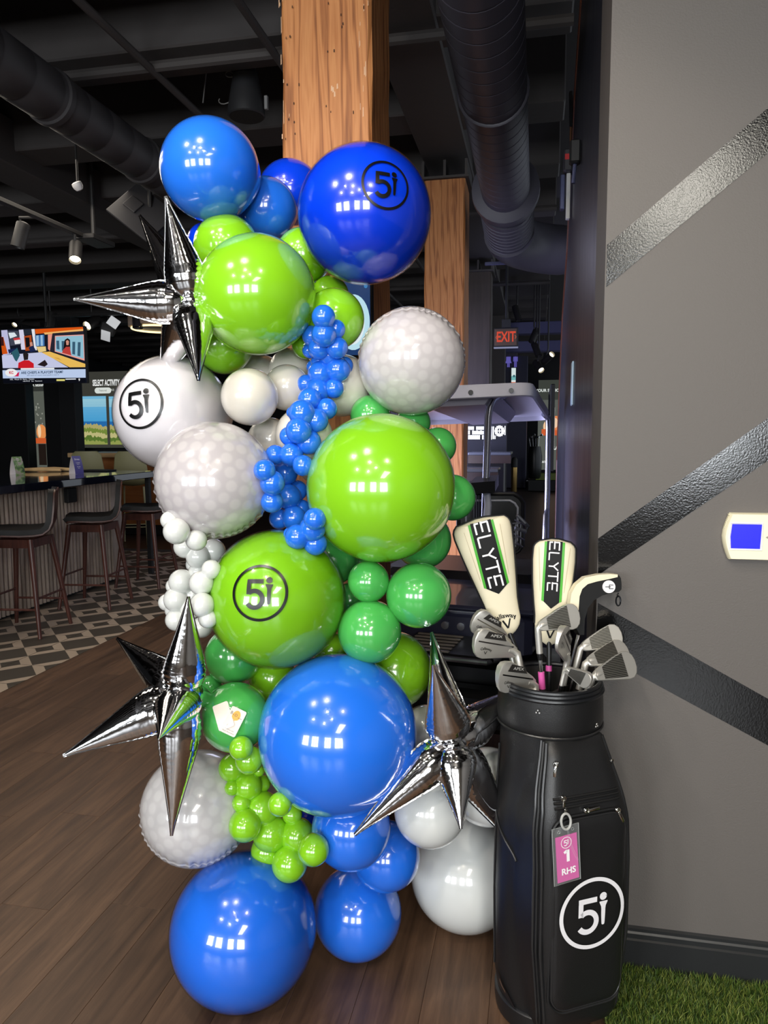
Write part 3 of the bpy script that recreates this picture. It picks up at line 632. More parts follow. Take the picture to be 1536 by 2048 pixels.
# ------------------------------------------------------------------ golf bag, its tag and the clubs in it
M_lea = mat('black_pebbled_leather', (24, 24, 25), .38, bump=(520, .35, .0012)); M_lea2 = mat('black_smooth_leather', (20, 21, 24), .34, bump=(300, .2, .0008))
M_pipe = mat('black_piping', (34, 34, 35), .3); M_zip = mat('black_zip_tape', (14, 14, 15), .55); M_chr = mat('polished_chrome', (226, 224, 218), .12, 1)
M_in = mat('bag_lining', (18, 17, 17), .9); M_thr = mat('white_embroidery', (232, 230, 232), .42, bump=(420, .5, .001))
BC = Vector((.046, 1.925, 0)); A_ = math.radians(30); BX = Vector((math.cos(A_), math.sin(A_), 0)); BN = Vector((math.sin(A_), -math.cos(A_), 0))
bag = thing('golf_bag', 'black leather cart golf bag with white ring logo, leaning near the wall corner', 'golf bag', BC)
def bw_(x, f, z): return BC+BX*x+BN*f+Vector((0, 0, z))
FP = [(0, .128), (.035, .13), (.05, .15), (.075, .178), (.11, .192), (.3, .2), (.5, .2), (.6, .192), (.65, .184), (.70, .166), (.76, .148), (.80, .134)]
HP = [(0, .06), (.05, .092), (.1, .106), (.3, .127), (.6, .126), (.68, .112), (.76, .09), (.80, .08)]
def itp(T, z):
    if z <= T[0][0]: return T[0][1]
    for (a, p), (b, q) in zip(T, T[1:]):
        if z <= b:
            t = (z-a)/(b-a); return p+(q-p)*t
    return T[-1][1]
EP = [(0, .124), (.05, .126), (.1, .136), (.35, .14), (.6, .136), (.7, .13), (.8, .127)]
def inside(x, f, z):
    e = itp(EP, z); F_ = itp(FP, z); h = itp(HP, z)
    if (x/e)**2+(f/.125)**2 <= 1: return True
    c, r = (F_-.04)/2, (F_+.04)/2
    return f > -.04 and abs(x/h)**7+abs((f-c)/r)**7 <= 1
def brad(a, z):
    lo, hi = .05, .35
    for _ in range(22):
        m = (lo+hi)/2
        if inside(m*math.sin(a), m*math.cos(a), z): lo = m
        else: hi = m
    return lo
zs = [0, .02, .035, .05, .065, .08, .11, .16, .25, .35, .45, .53, .59, .62, .65, .68, .72, .76, .802]
MB().loft([[bw_(brad(a, z)*math.sin(a), brad(a, z)*math.cos(a), z) for a in [k*2*math.pi/72 for k in range(72)]] for z in zs]).build('body', M_lea, bag, True, angle=75)
def front(x, z, off=0):
    F_ = itp(FP, z); h = itp(HP, z); c, r = (F_-.04)/2, (F_+.04)/2; q = 1-min(.999, abs(x/h))**7
    return bw_(x, c+r*q**(1/7)+off, z)
def ringz(z, r0, n=48, e=1.0): return [bw_(r0*math.sin(a), r0*e*math.cos(a), z) for a in [k*2*math.pi/n for k in range(n)]]
# base cup
MB().loft([ringz(z, r) for z, r in ((.001, .124), (.004, .131), (.03, .134), (.052, .134), (.056, .129))]).build('base_cup', mat('black_plastic', (22, 22, 23), .4), bag, True)
# collar with three rolled lips, open inside
MB().loft([ringz(z, r) for z, r in ((.8, .127), (.806, .133), (.825, .136), (.86, .135), (.896, .133), (.9, .127))], True, False, False).build('collar', M_lea, bag, True)
for z, r in ((.897, .131), (.907, .128), (.915, .1245)): MB().tube(ringz(z, r, 56), .0065, 8, True).build('collar_lip', M_lea2, bag, True)
MB().tube(ringz(.806, .1345, 56), .0035, 6, True).build('piping', M_pipe, bag, True)
MB().loft([ringz(z, r) for z, r in ((.913, .122), (.88, .12), (.81, .118), (.805, .02))], True, False, True).build('lining', M_in, bag, True)
for k in range(3):
    a = k*math.pi/3; MB().box((-.11, -.004, -.02), (.11, .004, .0), Matrix.Translation(BC+Vector((0, 0, .872)))@Matrix.Rotation(a, 4, 'Z')).build('divider', M_in, bag)
# front panel pocket door with its piping and zips
def slab(x0, x1, z0, z1, cr, name, m, lift=.006):
    pts = []
    for cx, cz, a0 in ((x1-cr, z1-cr, 0), (x0+cr, z1-cr, 90), (x0+cr, z0+cr, 180), (x1-cr, z0+cr, 270)):
        for q in range(0, 91, 15): pts.append((cx+cr*math.cos(math.radians(a0+q)), cz+cr*math.sin(math.radians(a0+q))))
    cx, cz = (x0+x1)/2, (z0+z1)/2; rings = []
    for s, l in ((1, -.004), (1, lift*.7), (.985, lift), (.9, lift+.001), (.7, lift+.001), (.4, lift+.001), (.1, lift+.001)):
        rings.append([front(cx+(x-cx)*s, cz+(z-cz)*s, l) for x, z in pts])
    MB().loft(rings, True, False, True).build(name, m, bag, True, angle=50)
    MB().tube([front(x, z, lift*.6) for x, z in pts], .0032, 6, True).build('piping', M_pipe, bag, True)
    return pts
big = slab(-.098, .1, .148, .632, .042, 'front_pocket', M_lea)
MB().tube([front(x*1.055, .37+(z-.37)*1.03, .003) for x, z in big[3:-3]], .0038, 6).build('zip', M_zip, bag, True)
for z in (.680, .671, .660): MB().tube([front(-.09+.18*k/12, z, .0015) for k in range(13)], .0034, 6).build('zip', M_zip, bag, True)
for sg in (-1, 1):
    for dx, r, m in ((0, .0045, M_pipe), (.009, .004, M_zip), (.017, .004, M_pipe)):
        pts = []
        for k in range(40):
            z = .075+.722*k/39; a0 = math.atan2(sg*(itp(HP, z)-.006), itp(FP, z)-.022)+sg*dx*6; q = brad(a0, z)
            pts.append(bw_((q+.001)*math.sin(a0), (q+.001)*math.cos(a0), z))
        MB().tube(pts, r, 6).build('side_seam', m, bag, True)
# left flank pocket outline with pull tab
def flank(a, z, o=.002): q = brad(a, z)+o; return bw_(q*math.sin(a), q*math.cos(a), z)
MB().tube([flank(-math.pi/2-.32+.0*k, .12+.62*k/20) for k in range(21)], .0028, 6).build('side_seam', M_pipe, bag, True)
MB().tube([flank(-1.9+.8*(k/16)**1.5, .56-.06*k/16-.03*(k/16)**3) for k in range(17)], .003, 6).build('side_seam', M_pipe, bag, True)
tab = MB(); tab.grid(lambda u, v: flank(-1.72+.62*u, .135-.085*u+.03*(v-.5)*math.sin(math.pi*min(max(u, .05), .95)), .0045), 12, 4); tab.build('pull_tab', M_lea2, bag, True)
MB().grid(lambda u, v: flank(-1.5+.16*u, .112-.022*u+.009*(v-.5), .0062), 6, 2).build('tab_emblem', M_chr, bag, True)
# zip pulls, rivets
def pull(p, d, n, L=.03):
    d = Vector(d).normalized(); n = Vector(n).normalized(); m = MB()
    m.tube([p+n*.006+d*(.006*math.cos(a))+d.cross(n)*(.005*math.sin(a)) for a in [k*2*math.pi/14 for k in range(14)]], .0016, 6, True)
    M = frame(p+n*.006+d*L*.55, d, d.cross(n), n); m.bbox((-L*.45, -.0035, -.001), (L*.45, .0035, .0015), .0008, M)
    m.bbox((-.006, -.005, -.004), (.006, .005, .002), .001, frame(p+n*.002, d, d.cross(n), n)); m.build('zip_pull', M_chr, bag, True)
up = Vector((0, 0, 1))
pull(front(-.07, .757, .004), -up+BX*-.1, BN*.6-BX*.6); pull(front(.094, .735, .0), -up*.9+BX*.4, BN+BX*.5)
pull(front(-.066, .682, .003), -up, BN, .02); pull(front(-.01, .650, .004), BX+up*.05, BN, .035); pull(front(.078, .636, .004), BX*.25-up*.5, BN, .035)
for a, z in ((-.75, .872), (.45, .826)):
    m = MB(); p = bw_(.137*math.sin(a), .137*math.cos(a), z); nrm = (p-BC-Vector((0, 0, z))).normalized(); t1 = up.cross(nrm)
    for dx, dz in ((0, .004), (-.004, -.002), (.004, -.002)): m.cyl(p+t1*dx+up*dz, p+t1*dx+up*dz+nrm*.002, .0028, .002, 10)
    m.build('stud', M_chr, bag, True)
for a in (-.1, .25): MB().cyl(bw_(.134*math.sin(a), .134*math.cos(a), .03), bw_(.138*math.sin(a), .138*math.cos(a), .03), .007, .006, 14).build('base_rivet', M_chr, bag, True)
# embroidered ring logo
logo5i(lambda u, v: front(u+.002, .396+v, .0098), .091).build('logo', M_thr, bag, True)
# tag hanging from the middle zip
M_pvc = bpy.data.materials.new('clear_vinyl'); M_pvc.use_nodes = True
_n, _l, _b = nodes(M_pvc); _b.inputs['Roughness'].default_value = .08; _b.inputs['Base Color'].default_value = (.9, .92, .92, 1); _b.inputs['Alpha'].default_value = .07
M_pink = mat('magenta_card', (206, 84, 158), .45); M_wht = mat('white_print', (244, 240, 242), .5)
tp = front(-.076, .562, .016); tn = (BN+Vector((-.12, -.1, .1))).normalized(); TM = frame(tp, BX+up*.07, up-BX*.09)@Matrix.Scale(1.15, 4); n_ = TM.to_3x3()@Vector((0, 0, 1))
tg = thing('bag_tag', 'pink numbered card in a clear vinyl sleeve hanging on the bag', 'tag', tp)
m = MB(); m.prism([(-.031, -.062), (.031, -.062), (.031, .062), (-.031, .062)], TM, -.0008, .0018); m.build('sleeve', M_pvc, tg)
m = MB(); m.tube([TM@Vector(p) for p in ((-.031, -.062, .001), (.031, -.062, .001), (.031, .062, .001), (-.031, .062, .001))], .0011, 5, True); m.build('sleeve_rim', mat('frosted_vinyl', (150, 154, 152), .25), tg, True)
for sx in (-.016, .016): MB().tube([TM@Vector((sx+.003*math.cos(a), .053+.003*math.sin(a), .0022)) for a in [k*2*math.pi/14 for k in range(14)]], .0006, 5, True).build('punch_hole', mat('frosted_vinyl'), tg, True)
MB().prism([(-.023, -.058), (.028, -.058), (.026, .042), (-.024, .042)], TM, 0, .0008).build('card', M_pink, tg)
f = flat(TM, .0024); m = logo5i(lambda u, v: f(u, v+.027), .0125)
m.build('card_logo', M_wht, tg)
m = MB(); strip(m, [(.003, .011), (.003, -.015)], .007, f, 1); strip(m, [(-.006, .005), (.001, .0095)], .006, f, 1); m.build('numeral', M_wht, tg)
m = MB(); add_text(m, 'RHS', lambda x, y: f(x+.003, y-.036), .019, .0006); m.build('lettering', M_wht, tg)
lp = [TM@Vector((.001+.011*math.sin(a), .073+.016*math.cos(a)*-1, .003+.002*math.cos(a))) for a in [k*2*math.pi/24 for k in range(24)]]
m = MB(); m.tube(lp, .003, 8, True); m.build('loop', mat('grey_silicone', (170, 170, 166), .4), tg, True)
m = MB(); m.tube([TM@Vector(p) for p in ((.002, .058, .004), (.004, .04, .0042), (.009, .02, .0042), (.015, .0, .0042), (.024, -.018, .004))], .0011, 6)
m.tube([TM@Vector(p) for p in ((.004, .058, .004), (.008, .036, .0042), (.012, .018, .0042), (.019, .0, .0042), (.0255, -.016, .004))], .0011, 6); m.build('loop_tail', M_pvc, tg, True)
m = MB(); a_, b_ = front(-.066, .664, .012), lp[12]
for k in range(5):
    q = a_.lerp(b_, (k+.5)/5); m.tube([q+(b_-a_)*.13*math.cos(t)+(BX if k % 2 else BN)*.0035*math.sin(t) for t in [i*2*math.pi/12 for i in range(12)]], .001, 5, True)
m.build('chain', M_chr, tg, True)
# ---- clubs
M_club = mat('satin_nickel', (200, 197, 190), .4, .75); M_shaft = mat('steel_shaft', (196, 196, 198), .16, 1); M_fer = mat('black_ferrule', (14, 14, 15), .25)
M_badge = mat('dark_badge', (38, 36, 34), .4); M_groove = mat('grooved_face', (142, 140, 134), .4, 1)
gn, gl_, gb = nodes(M_groove); gt = gn.new('ShaderNodeTexCoord'); gw = gn.new('ShaderNodeTexWave'); gw.bands_direction = 'Y'; gw.inputs['Scale'].default_value = 26
gr_ = ramp(gn, [(.0, (40, 40, 38)), (.3, (60, 58, 54)), (.5, (160, 158, 150)), (1, (176, 172, 164))]); gl_.new(gt.outputs['UV'], gw.inputs['Vector']); gl_.new(gw.outputs['Fac'], gr_.inputs['Fac']); gl_.new(gr_.outputs['Color'], gb.inputs['Base Color'])
Z6 = lambda p, d: deep(880+p[0]/3.657, 1000+p[1]/3.657, d)
BL0 = [(-.004, .004), (.0, .002), (.02, .0), (.045, -.003), (.062, -.005), (.071, -.003), (.078, .004), (.0815, .014), (.082, .026), (.079, .037), (.072, .044), (.062, .046), (.042, .040), (.02, .031), (.004, .024), (-.004, .019), (-.007, .011)]
BL = [(x, y-.020) for x, y in BL0]
def inset(s): cx, cy = .042, .001; return [(cx+(x-cx)*s, cy+(y-cy)*s) for x, y in BL]
def iron(label, heel, toe, dh, dt, ins, back, tilt=0, hos=None):
    h_, t_ = Z6(heel, dh), Z6(toe, dt); u = (t_-h_).normalized(); k = (t_-h_).length/.08
    c = (Vector(_C)-h_); n = (c-u*c.dot(u)).normalized(); n = Matrix.Rotation(math.radians(tilt), 3, u)@n; v = n.cross(u)
    if v.z < 0: v = -v
    T = thing('golf_club', label, 'golf club', h_, 'golf clubs in the bag')
    P = lambda x, y, z: h_+u*(x*k)+v*(y*k)+n*(z*k)
    th = lambda y: .0035+.010*max(0, min(1, (y+.02)/.045))
    s = 1 if not back else -1                     # the striking face looks along s*n
    rings = [[P(x, y, -s*th(y)) for x, y in inset(.93)], [P(x, y, -s*th(y)*.85) for x, y in BL], [P(x, y, s*.0015) for x, y in BL], [P(x, y, s*.003) for x, y in inset(.96)]]
    MB().loft(rings).build('head', M_club, T, True, angle=35)
    if back:
        q = [(.022, .008), (.028, .018), (.06, .021), (.066, .009)]; bo = -s*(th(.034)+.0006)
        fn = lambda x, y: P(x, y, -s*(th(y)+.0012))
        m = MB(); m.loft([[P(x, y, -s*(th(y)-.001)) for x, y in q], [fn(x, y) for x, y in q]]); m.build('badge', M_badge, T)
        fl_ = -1 if (u.cross(v)).dot(c) < 0 else 1
        g2 = lambda ox, oy: (lambda x, y: P(ox+fl_*x, oy+y, -s*(th(oy+y)+.0020)))
        m = MB(); add_text(m, 'APEX', g2(.044, .0145), .0066, sx=1.5); m.build('badge_lettering', mat('silver_print', (190, 188, 182), .4), T)
        m = MB(); add_text(m, 'Callaway', lambda x, y: P(.059+fl_*x, .0-.008+y-18*x*x, -s*(th(-.006)+.0012)), .0062, .0001)
        m.build('lettering', M_badge, T)
        m = MB(); g = lambda x, y: P(.059+fl_*x, -.015+y, -s*(th(-.012)+.0012)); strip(m, [(-.0025, .0025), (0, -.002)], .0011, g, 1); strip(m, [(0, -.002), (.003, .0032)], .0011, g, 1); m.build('chevron', M_badge, T)
        m = MB(); strip(m, [(.005, .0), (.03, .001), (.055, .002), (.076, .003)], .0022, lambda x, y: P(x, y, -s*(th(y)+.0008)), 2); m.build('ridge', M_shaft, T)
    else:
        pts = [(.012, -.017), (.058, -.02), (.058, .023), (.042, .018), (.012, .005)]; vs = [P(x, y, s*.0036) for x, y in pts]
        o = MB().poly(vs).build('face_insert', M_groove, T); uv = o.data.uv_layers.new(name='uv')
        for lo in o.data.loops: x, y = pts[lo.vertex_index]; uv.data[lo.index].uv = (x*4, y*4)
    hb = P(-.006, -.006, -s*.003); inn = BC+Vector((ins[0], ins[1], .80)); d = (inn-hb).normalized()
    he = hb+d*.055*k
    MB().tube([P(.012, -.006, -s*.002), P(.003, -.006, -s*.002), hb+d*.008, hb+d*.02, he], [.0055*k, .0068*k, .0068*k, .0066*k, .0064*k], 12).build('hosel', M_club, T, True)
    MB().tube([he, he+d*.004, he+d*.018], [.0068, .007, .0058], 12).build('ferrule', M_fer, T, True)
    MB().cyl(he+d*.018, inn, .0052, .0056, 12).build('shaft', M_shaft, T, True)
    return T, he, d, inn
iron('iron head with dark badge at left, topmost and tilted steeply', (478, 985), (240, 868), 2.02, 1.98, (-.055, .035), True)
iron('iron head with dark badge at left, the middle of three', (535, 1075), (245, 1042), 1.98, 1.93, (-.05, -.005), True)
iron('iron head with dark badge lowest at left, resting on the bag rim', (668, 1310), (415, 1290), 1.93, 1.86, (-.035, -.06), True)
T4, he4, d4, in4 = iron('wedge with grooved face up before the shorter head cover', (735, 890), (1015, 845), 1.93, 1.95, (-.012, .0), False)
MB().cyl(he4+d4*.05, he4+d4*.095, .0085, .0085, 14).build('grip_band', M_pink, T4, True)
iron('iron seen end on, toe towards the viewer, middle of the bag', (925, 1118), (862, 985), 1.94, 1.86, (.02, .01), True, 55)
iron('uppermost of three grooved irons at the right of the bag', (1050, 1040), (1325, 990), 1.97, 1.98, (.04, .04), False, -6)
iron('middle of three grooved irons at right, partly covered', (1085, 1150), (1372, 1105), 1.93, 1.95, (.055, .005), False, -22)
iron('lowest of three grooved irons, farthest right over the rim', (1140, 1250), (1425, 1200), 1.90, 1.93, (.07, -.02), False, -6)
iron('dark grooved wedge leaning down to the right at the front rim', (930, 1225), (1095, 1345), 1.87, 1.83, (.005, -.055), False, 30)
# ---- head covers
M_vin = mat('cream_vinyl', (228, 218, 190), .42); M_vblk = mat('black_vinyl', (12, 12, 13), .6, spec=.3); M_vgr = mat('bright_green_piping', (76, 168, 52), .45)
PD = [(0, .006), (.03, .022), (.07, .034), (.13, .042), (.2, .043), (.3, .046), (.45, .055), (.6, .064), (.75, .072), (.88, .078), (.94, .077), (.975, .066), (.992, .045), (1, .012)]
PF = [(0, .006), (.03, .02), (.08, .033), (.18, .041), (.28, .0415), (.42, .047), (.6, .053), (.8, .0565), (.92, .0555), (.965, .048), (.99, .032), (1, .01)]
def cover(label, b0, t0, d0, d1, prof, wk, thick, sw, v0, ins, logo):
    B, Tp = Z6(b0, d0), Z6(t0, d1); ax = Tp-B; L = ax.length; ax.normalize(); c = Vector(_C)-B; n = (c-ax*c.dot(ax)).normalized(); sd = ax.cross(n)
    if sd.dot(Vector(_r2)) < 0: sd = -sd
    T = thing('club_head_cover', label, 'head cover', B); top = prof
    def P(a, s, o=0):                          # a = metres across, s = 0..1 along, o = lift
        w = itp(prof, s)*wk; q = max(0, 1-min(1, abs(a)/w)**2.6)**.5
        return B+ax*(s*L)+sd*a+n*(thick*(.35+.65*min(1, s*1.4))*q*min(1, w/.03)+o)
    rings = []
    for i in range(41):
        s = (i/40); w = itp(prof, s)*wk
        fr = [P(w*math.cos(math.pi*j/16), s) for j in range(17)]
        bk = [P(w*math.cos(math.pi*(16-j)/16), s) for j in range(1, 16)]; bk = [q-n*2*(q-(B+ax*(s*L)+sd*((q-B).dot(sd)))).dot(n) for q in bk]
        rings.append(fr+bk)
    MB().loft(rings).build('shell', M_vin, T, True, angle=60)
    m = MB(); ed = [B+ax*(s*L)+sd*sg*(itp(prof, s)*wk) for sg, rr in ((-1, range(8, 41)), (1, range(40, 7, -1))) for s in [i/40 for i in rr]]; m.tube(ed, .0042, 6); m.build('edge_binding', M_vblk, T, True)
    h = sw/2; vv = lambda a: v0+abs(a)/h*.0+(.062*abs(a)/h)
    m = MB(); m.grid(lambda u, v: P((u-.5)*sw, vv((u-.5)*sw)+(.987-vv((u-.5)*sw))*v, .0012), 12, 24); m.build('stripe', M_vblk, T, True)
    for sg in (-1, 1):
        m = MB(); m.grid(lambda u, v: P(sg*(h+.0065*u), v0+.062-.0+.01*u+(.98-v0-.062-.01*u)*v, .0014), 2, 24); m.build('stripe_edge', M_vgr, T, True)
    # lettering reads down the stripe
    m = MB(); cap = sw*.62; adv = sw*.66; s0 = .978; lw = sw*.085
    def g(ix, x, y): return P((y-.5)*cap, s0-(ix*adv+x*adv*.8)/L, .0024)
    def st(ix, pts):
        for a, b in zip(pts, pts[1:]): strip(m, [((ix*adv+x*adv*.8), (y-.5)*cap) for x, y in seg(a, b, 4)], lw, lambda X, Y: P(Y, s0-X/L, .0024), 1)
    def E_(i): st(i, [(0, -.04), (0, .3)]); st(i, [(0, .42), (0, 1.04)]); st(i, [(0, 0), (1, 0)]); st(i, [(-.12, .5), (.85, .5)]); st(i, [(0, 1), (1, 1)])
    E_(0); st(1.05, [(0, 1.04), (0, 0), (.95, 0)]); st(2.0, [(0, 1), (.5, .5), (1, 1)]); st(2.0, [(.5, .5), (.5, 0)]); st(3.0, [(-.1, 1), (1.15, 1)]); st(3.0, [(.5, 1), (.5, 0)]); E_(4.1)
    m.build('lettering', M_wht, T)
    if logo:
        m = MB(); add_text(m, 'Callaway', lambda x, y: P(x-.003, .185+(y-9*x*x)/L, .0012), .0185, .0004); m.build('maker_lettering', M_vblk, T)
    m = MB(); strip(m, seg((-.010, .024), (0, .0), 3), .005, lambda x, y: P(x+.002, .075+y/L, .0012), 1); strip(m, seg((0, .0), (.011, .026), 3), .004, lambda x, y: P(x+.002, .075+y/L, .0012), 1); m.build('chevron', M_vblk, T)
    for sg in (-1, 1):
        m = MB(); strip(m, [(sg*(h+.011+.010*(1-k/10))*1.0, .93-.042*k) for k in range(11)], .0009, lambda x, y: P(x, y, .0008), 1); m.build('stitch_line', mat('tan_stitch', (176, 160, 128), .6), T)
    inn = BC+Vector((ins[0], ins[1], .80)); MB().cyl(B+ax*.02, inn, .007, .0055, 10).build('shaft', mat('graphite_shaft', (30, 30, 32), .3), T, True)
    return T, B, inn
cover('large cream head cover with black lettered stripe, left of the two', (508, 990), (288, 135), 2.03, 2.0, PD, 1.0, .034, .056, .375, (-.02, .06), True)
TF, BF, inF = cover('smaller cream head cover with black lettered stripe, right of the two', (795, 1062), (842, 288), 2.03, 2.02, PF, 1.0, .026, .041, .355, (.0, .075), False)
_d = (inF-BF).normalized(); MB().cyl(BF+_d*.055, BF+_d*.07, .0085, .0085, 14).build('grip_band', M_pink, TF, True)
# putter cover, a goosenecked black sleeve
OUT = [(1000, 985), (955, 900), (938, 770), (950, 680), (985, 615), (1050, 562), (1150, 541), (1240, 536), (1292, 540), (1306, 556), (1311, 600), (1310, 655), (1296, 670), (1250, 676), (1180, 695), (1110, 735), (1068, 790), (1045, 870), (1040, 985)]
CRM = [(952, 860), (938, 770), (950, 680), (985, 615), (1050, 562), (1150, 541), (1240, 536), (1292, 541), (1290, 558), (1230, 572), (1140, 590), (1070, 610), (1030, 645), (1010, 700), (1003, 790), (1000, 880)]
pc = Z6((1130, 700), 1.99); pt = thing('putter_cover', 'black and cream gooseneck putter cover at the right of the bag', 'head cover', pc)
nv_ = Vector(_fw); rings = []
cx, cy = 1090, 690
for s, o in ((.86, -.02), (.97, -.012), (1, 0), (1, .012), (.97, .024), (.86, .032)):
    rings.append([Z6((x+(1-s)*(1 if x < 1040 else 0)*60, y+(1-s)*90*(1 if y < 640 else -.6)), 1.99)+nv_*o for x, y in OUT])
MB().loft(rings).build('sleeve', M_vblk, pt, True, angle=50)
m = MB(); a = [Z6(p, 1.985)-nv_*.004 for p in CRM]; b = [Z6((p[0]*.985+14, p[1]*.985+10), 1.985)-nv_*.017 for p in CRM]; m.loft([[v+nv_*.02 for v in a], a, b]); m.build('side_panel', M_vin, pt, True, angle=30)
m = MB(); q = Z6((1222, 630), 1.985)-nv_*.017; Me = frame(q, _r2, _u2); m.cyl(q+nv_*.004, q-nv_*.0015, .0175, .0165, 24); m.build('emblem', M_wht, pt, True)
m = MB(); fe = flat(Me, .0032); strip(m, [(-.011, 0), (.004, 0)], .0018, fe, 1); strip(m, [(.0, .005), (.011, .005)], .0018, fe, 1); strip(m, [(.0, -.005), (.011, -.005)], .0018, fe, 1); strip(m, [(.0, .006), (.0, -.006)], .0018, fe, 1); m.build('emblem_mark', M_vblk, pt)
m = MB(); c0 = Z6((1300, 680), 1.985); m.tube([c0+Vector(_r2)*.0+Vector(_u2)*-.001*k+Vector(_r2)*.002*math.sin(k*.9) for k in range(14)], .0015, 6); m.build('cord', M_vblk, pt, True)
m = MB(); c1 = Z6((1304, 738), 1.985); m.tube([c1+Vector(_r2)*.006*math.cos(t)+Vector(_u2)*.013*math.sin(t) for t in [k*2*math.pi/16 for k in range(16)]], .0022, 6, True); m.build('clip', mat('dark_metal', (60, 62, 66), .3, 1), pt, True)
MB().cyl(Z6((1020, 960), 1.99), BC+Vector((.03, .08, .80)), .0055, .0055, 10).build('shaft', M_shaft, pt, True)
# thermostat on the grey wall
M_ivory = mat('ivory_plastic', (240, 232, 200), .45)
tc0 = at(1443, 1072, 1, YW); th_ = thing('thermostat', 'ivory wall thermostat with a blue lit screen on the grey wall', 'thermostat', tc0)
xl = at(1443, 1072, 1, YW).x; zt, zb = at(1480, 1025, 1, YW).z, at(1480, 1117, 1, YW).z; xr = xl+.22; zc = (zt+zb)/2; hh_ = (zt-zb)/2
pts = [(xl+.011*abs(k/8-.5)**1.6*4.6, zb+(zt-zb)*k/8) for k in range(9)]; oth = [(xr-.011*abs(k/8-.5)**1.6*4.6, zb+(zt-zb)*k/8) for k in range(8, -1, -1)]
PT = pts+oth; MX = Matrix(((1, 0, 0, 0), (0, 0, -1, YW), (0, 1, 0, 0), (0, 0, 0, 1)))
sc_ = lambda s, o: [MX@Vector((xl+.11+(x-xl-.11)*s, zc+(z-zc)*s, o)) for x, z in PT]
MB().loft([sc_(1, 0), sc_(1, .018), sc_(.96, .026)]).build('case', M_ivory, th_, True, angle=30)
a_, b_ = at(1463, 1048, 1, YW-.027), at(1520, 1098, 1, YW-.027)
m = MB(); m.poly([Vector((x, YW-.0272, z)) for x, z in ((a_.x+.001, b_.z), (b_.x, b_.z), (b_.x+.002, a_.z), (a_.x+.002, a_.z), (a_.x-.001, zc))]); m.build('screen', mat('blue_lcd', (0, 0, 236), .4, emit=.9), th_)
m = MB(); m.tube([Vector((x, YW-.0268, z)) for x, z in ((a_.x-.002, b_.z-.003), (b_.x+.004, b_.z-.003), (b_.x+.004, a_.z+.003), (a_.x-.001, a_.z+.003), (a_.x-.004, zc))], .002, 6, True); m.build('screen_bezel', mat('pale_bezel', (236, 232, 240), .4), th_, True)
bx_ = at(1536, 1073, 1, YW-.027); m = MB()
for dz in (.02, 0, -.02): m.bbox((bx_.x+.002, YW-.031, zc+dz-.005), (bx_.x+.02, YW-.027, zc+dz+.005), .001)
m.poly([Vector((bx_.x-.006, YW-.0272, zc)), Vector((bx_.x+.001, YW-.0272, zc-.004)), Vector((bx_.x+.001, YW-.0272, zc+.004))])
m.build('buttons', mat('grey_button', (150, 142, 126), .5), th_)
m = MB()
for k in range(9): z = zt-.004-k*.0042; m.box((xl+.011*abs((z-zb)/(zt-zb)-.5)**1.6*4.6-.001, YW-.016, z-.0012), (xl+.012, YW-.004, z+.0012))
tag(m.build('vent_ribs', M_ivory, th_), kind='stuff')
# ------------------------------------------------------------------ bar counter, stools and what stands on it
M_stone = mat('black_stone_top', (16, 19, 30), .08, 0, .5); M_slat = wood('grey_washed_slat', [(.3, (138, 124, 112)), (.7, (178, 162, 148))], 20, 2, .55, 10, .12)
M_wal = wood('walnut', [(.3, (58, 30, 24)), (.7, (92, 52, 42))], 30, 2, .38, 14); M_hide = mat('black_leather_seat', (18, 17, 17), .5, spec=.3, bump=(200, .2, .001))
bar = thing('bar_counter', 'long bar with black stone top and grey slatted front, left', 'bar counter', (-5.1, 5, 0))
MB().bbox((-6.2, 2.4, 1.085), (-4.15, 7.6, 1.155), .006).build('stone_top', M_stone, bar)
MB().box((-5.9, 2.5, .03), (-4.40, 7.2, 1.085)).build('carcass', mat('grey_carcass', (96, 90, 84), .7), bar)
MB().box((-5.88, 2.52, .001), (-4.42, 7.18, .03)).build('plinth', M_black, bar)
sl0 = None; y = 2.52
while y < 6.98:
    if sl0 is None:
        sl0 = MB().loft([[Vector((.03*math.sin(a), .026*math.cos(a)*-1, z)) for a in [k*math.pi/6 for k in range(7)]]+[Vector((0, .026, z))] for z in (.03, 1.08)]).build('slat', M_slat, bar, world=False); s_ = sl0
    else: s_ = sl0.copy(); COL.objects.link(s_)
    s_.location = (-4.40+5.1, y-5, 0); y += .0535
MB().box((-4.41, 7.0, .03), (-4.365, 7.2, 1.085)).build('end_panel', M_slat, bar)
MB().bbox((-4.25, 7.50, 0), (-4.2, 7.55, 1.085), .004).build('end_leg', M_black, bar)
ob = at(136, 988, 0, -4.36); m = MB(); m.bbox((ob.x, ob.y-.07, ob.z-.08), (ob.x+.05, ob.y+.07, ob.z+.06), .006); m.build('outlet_box', M_black, bar)
st0 = thing('bar_stool', 'bar stool with black leather shell and walnut legs, first from the left', 'stool', (0, 0, 0), 'bar stools along the slatted bar')
pr = [(-.22, .775), (-.2, .79), (-.12, .79), (0, .782), (.1, .782), (.16, .79), (.2, .82), (.222, .87), (.234, .96), (.244, 1.08), (.25, 1.12)]
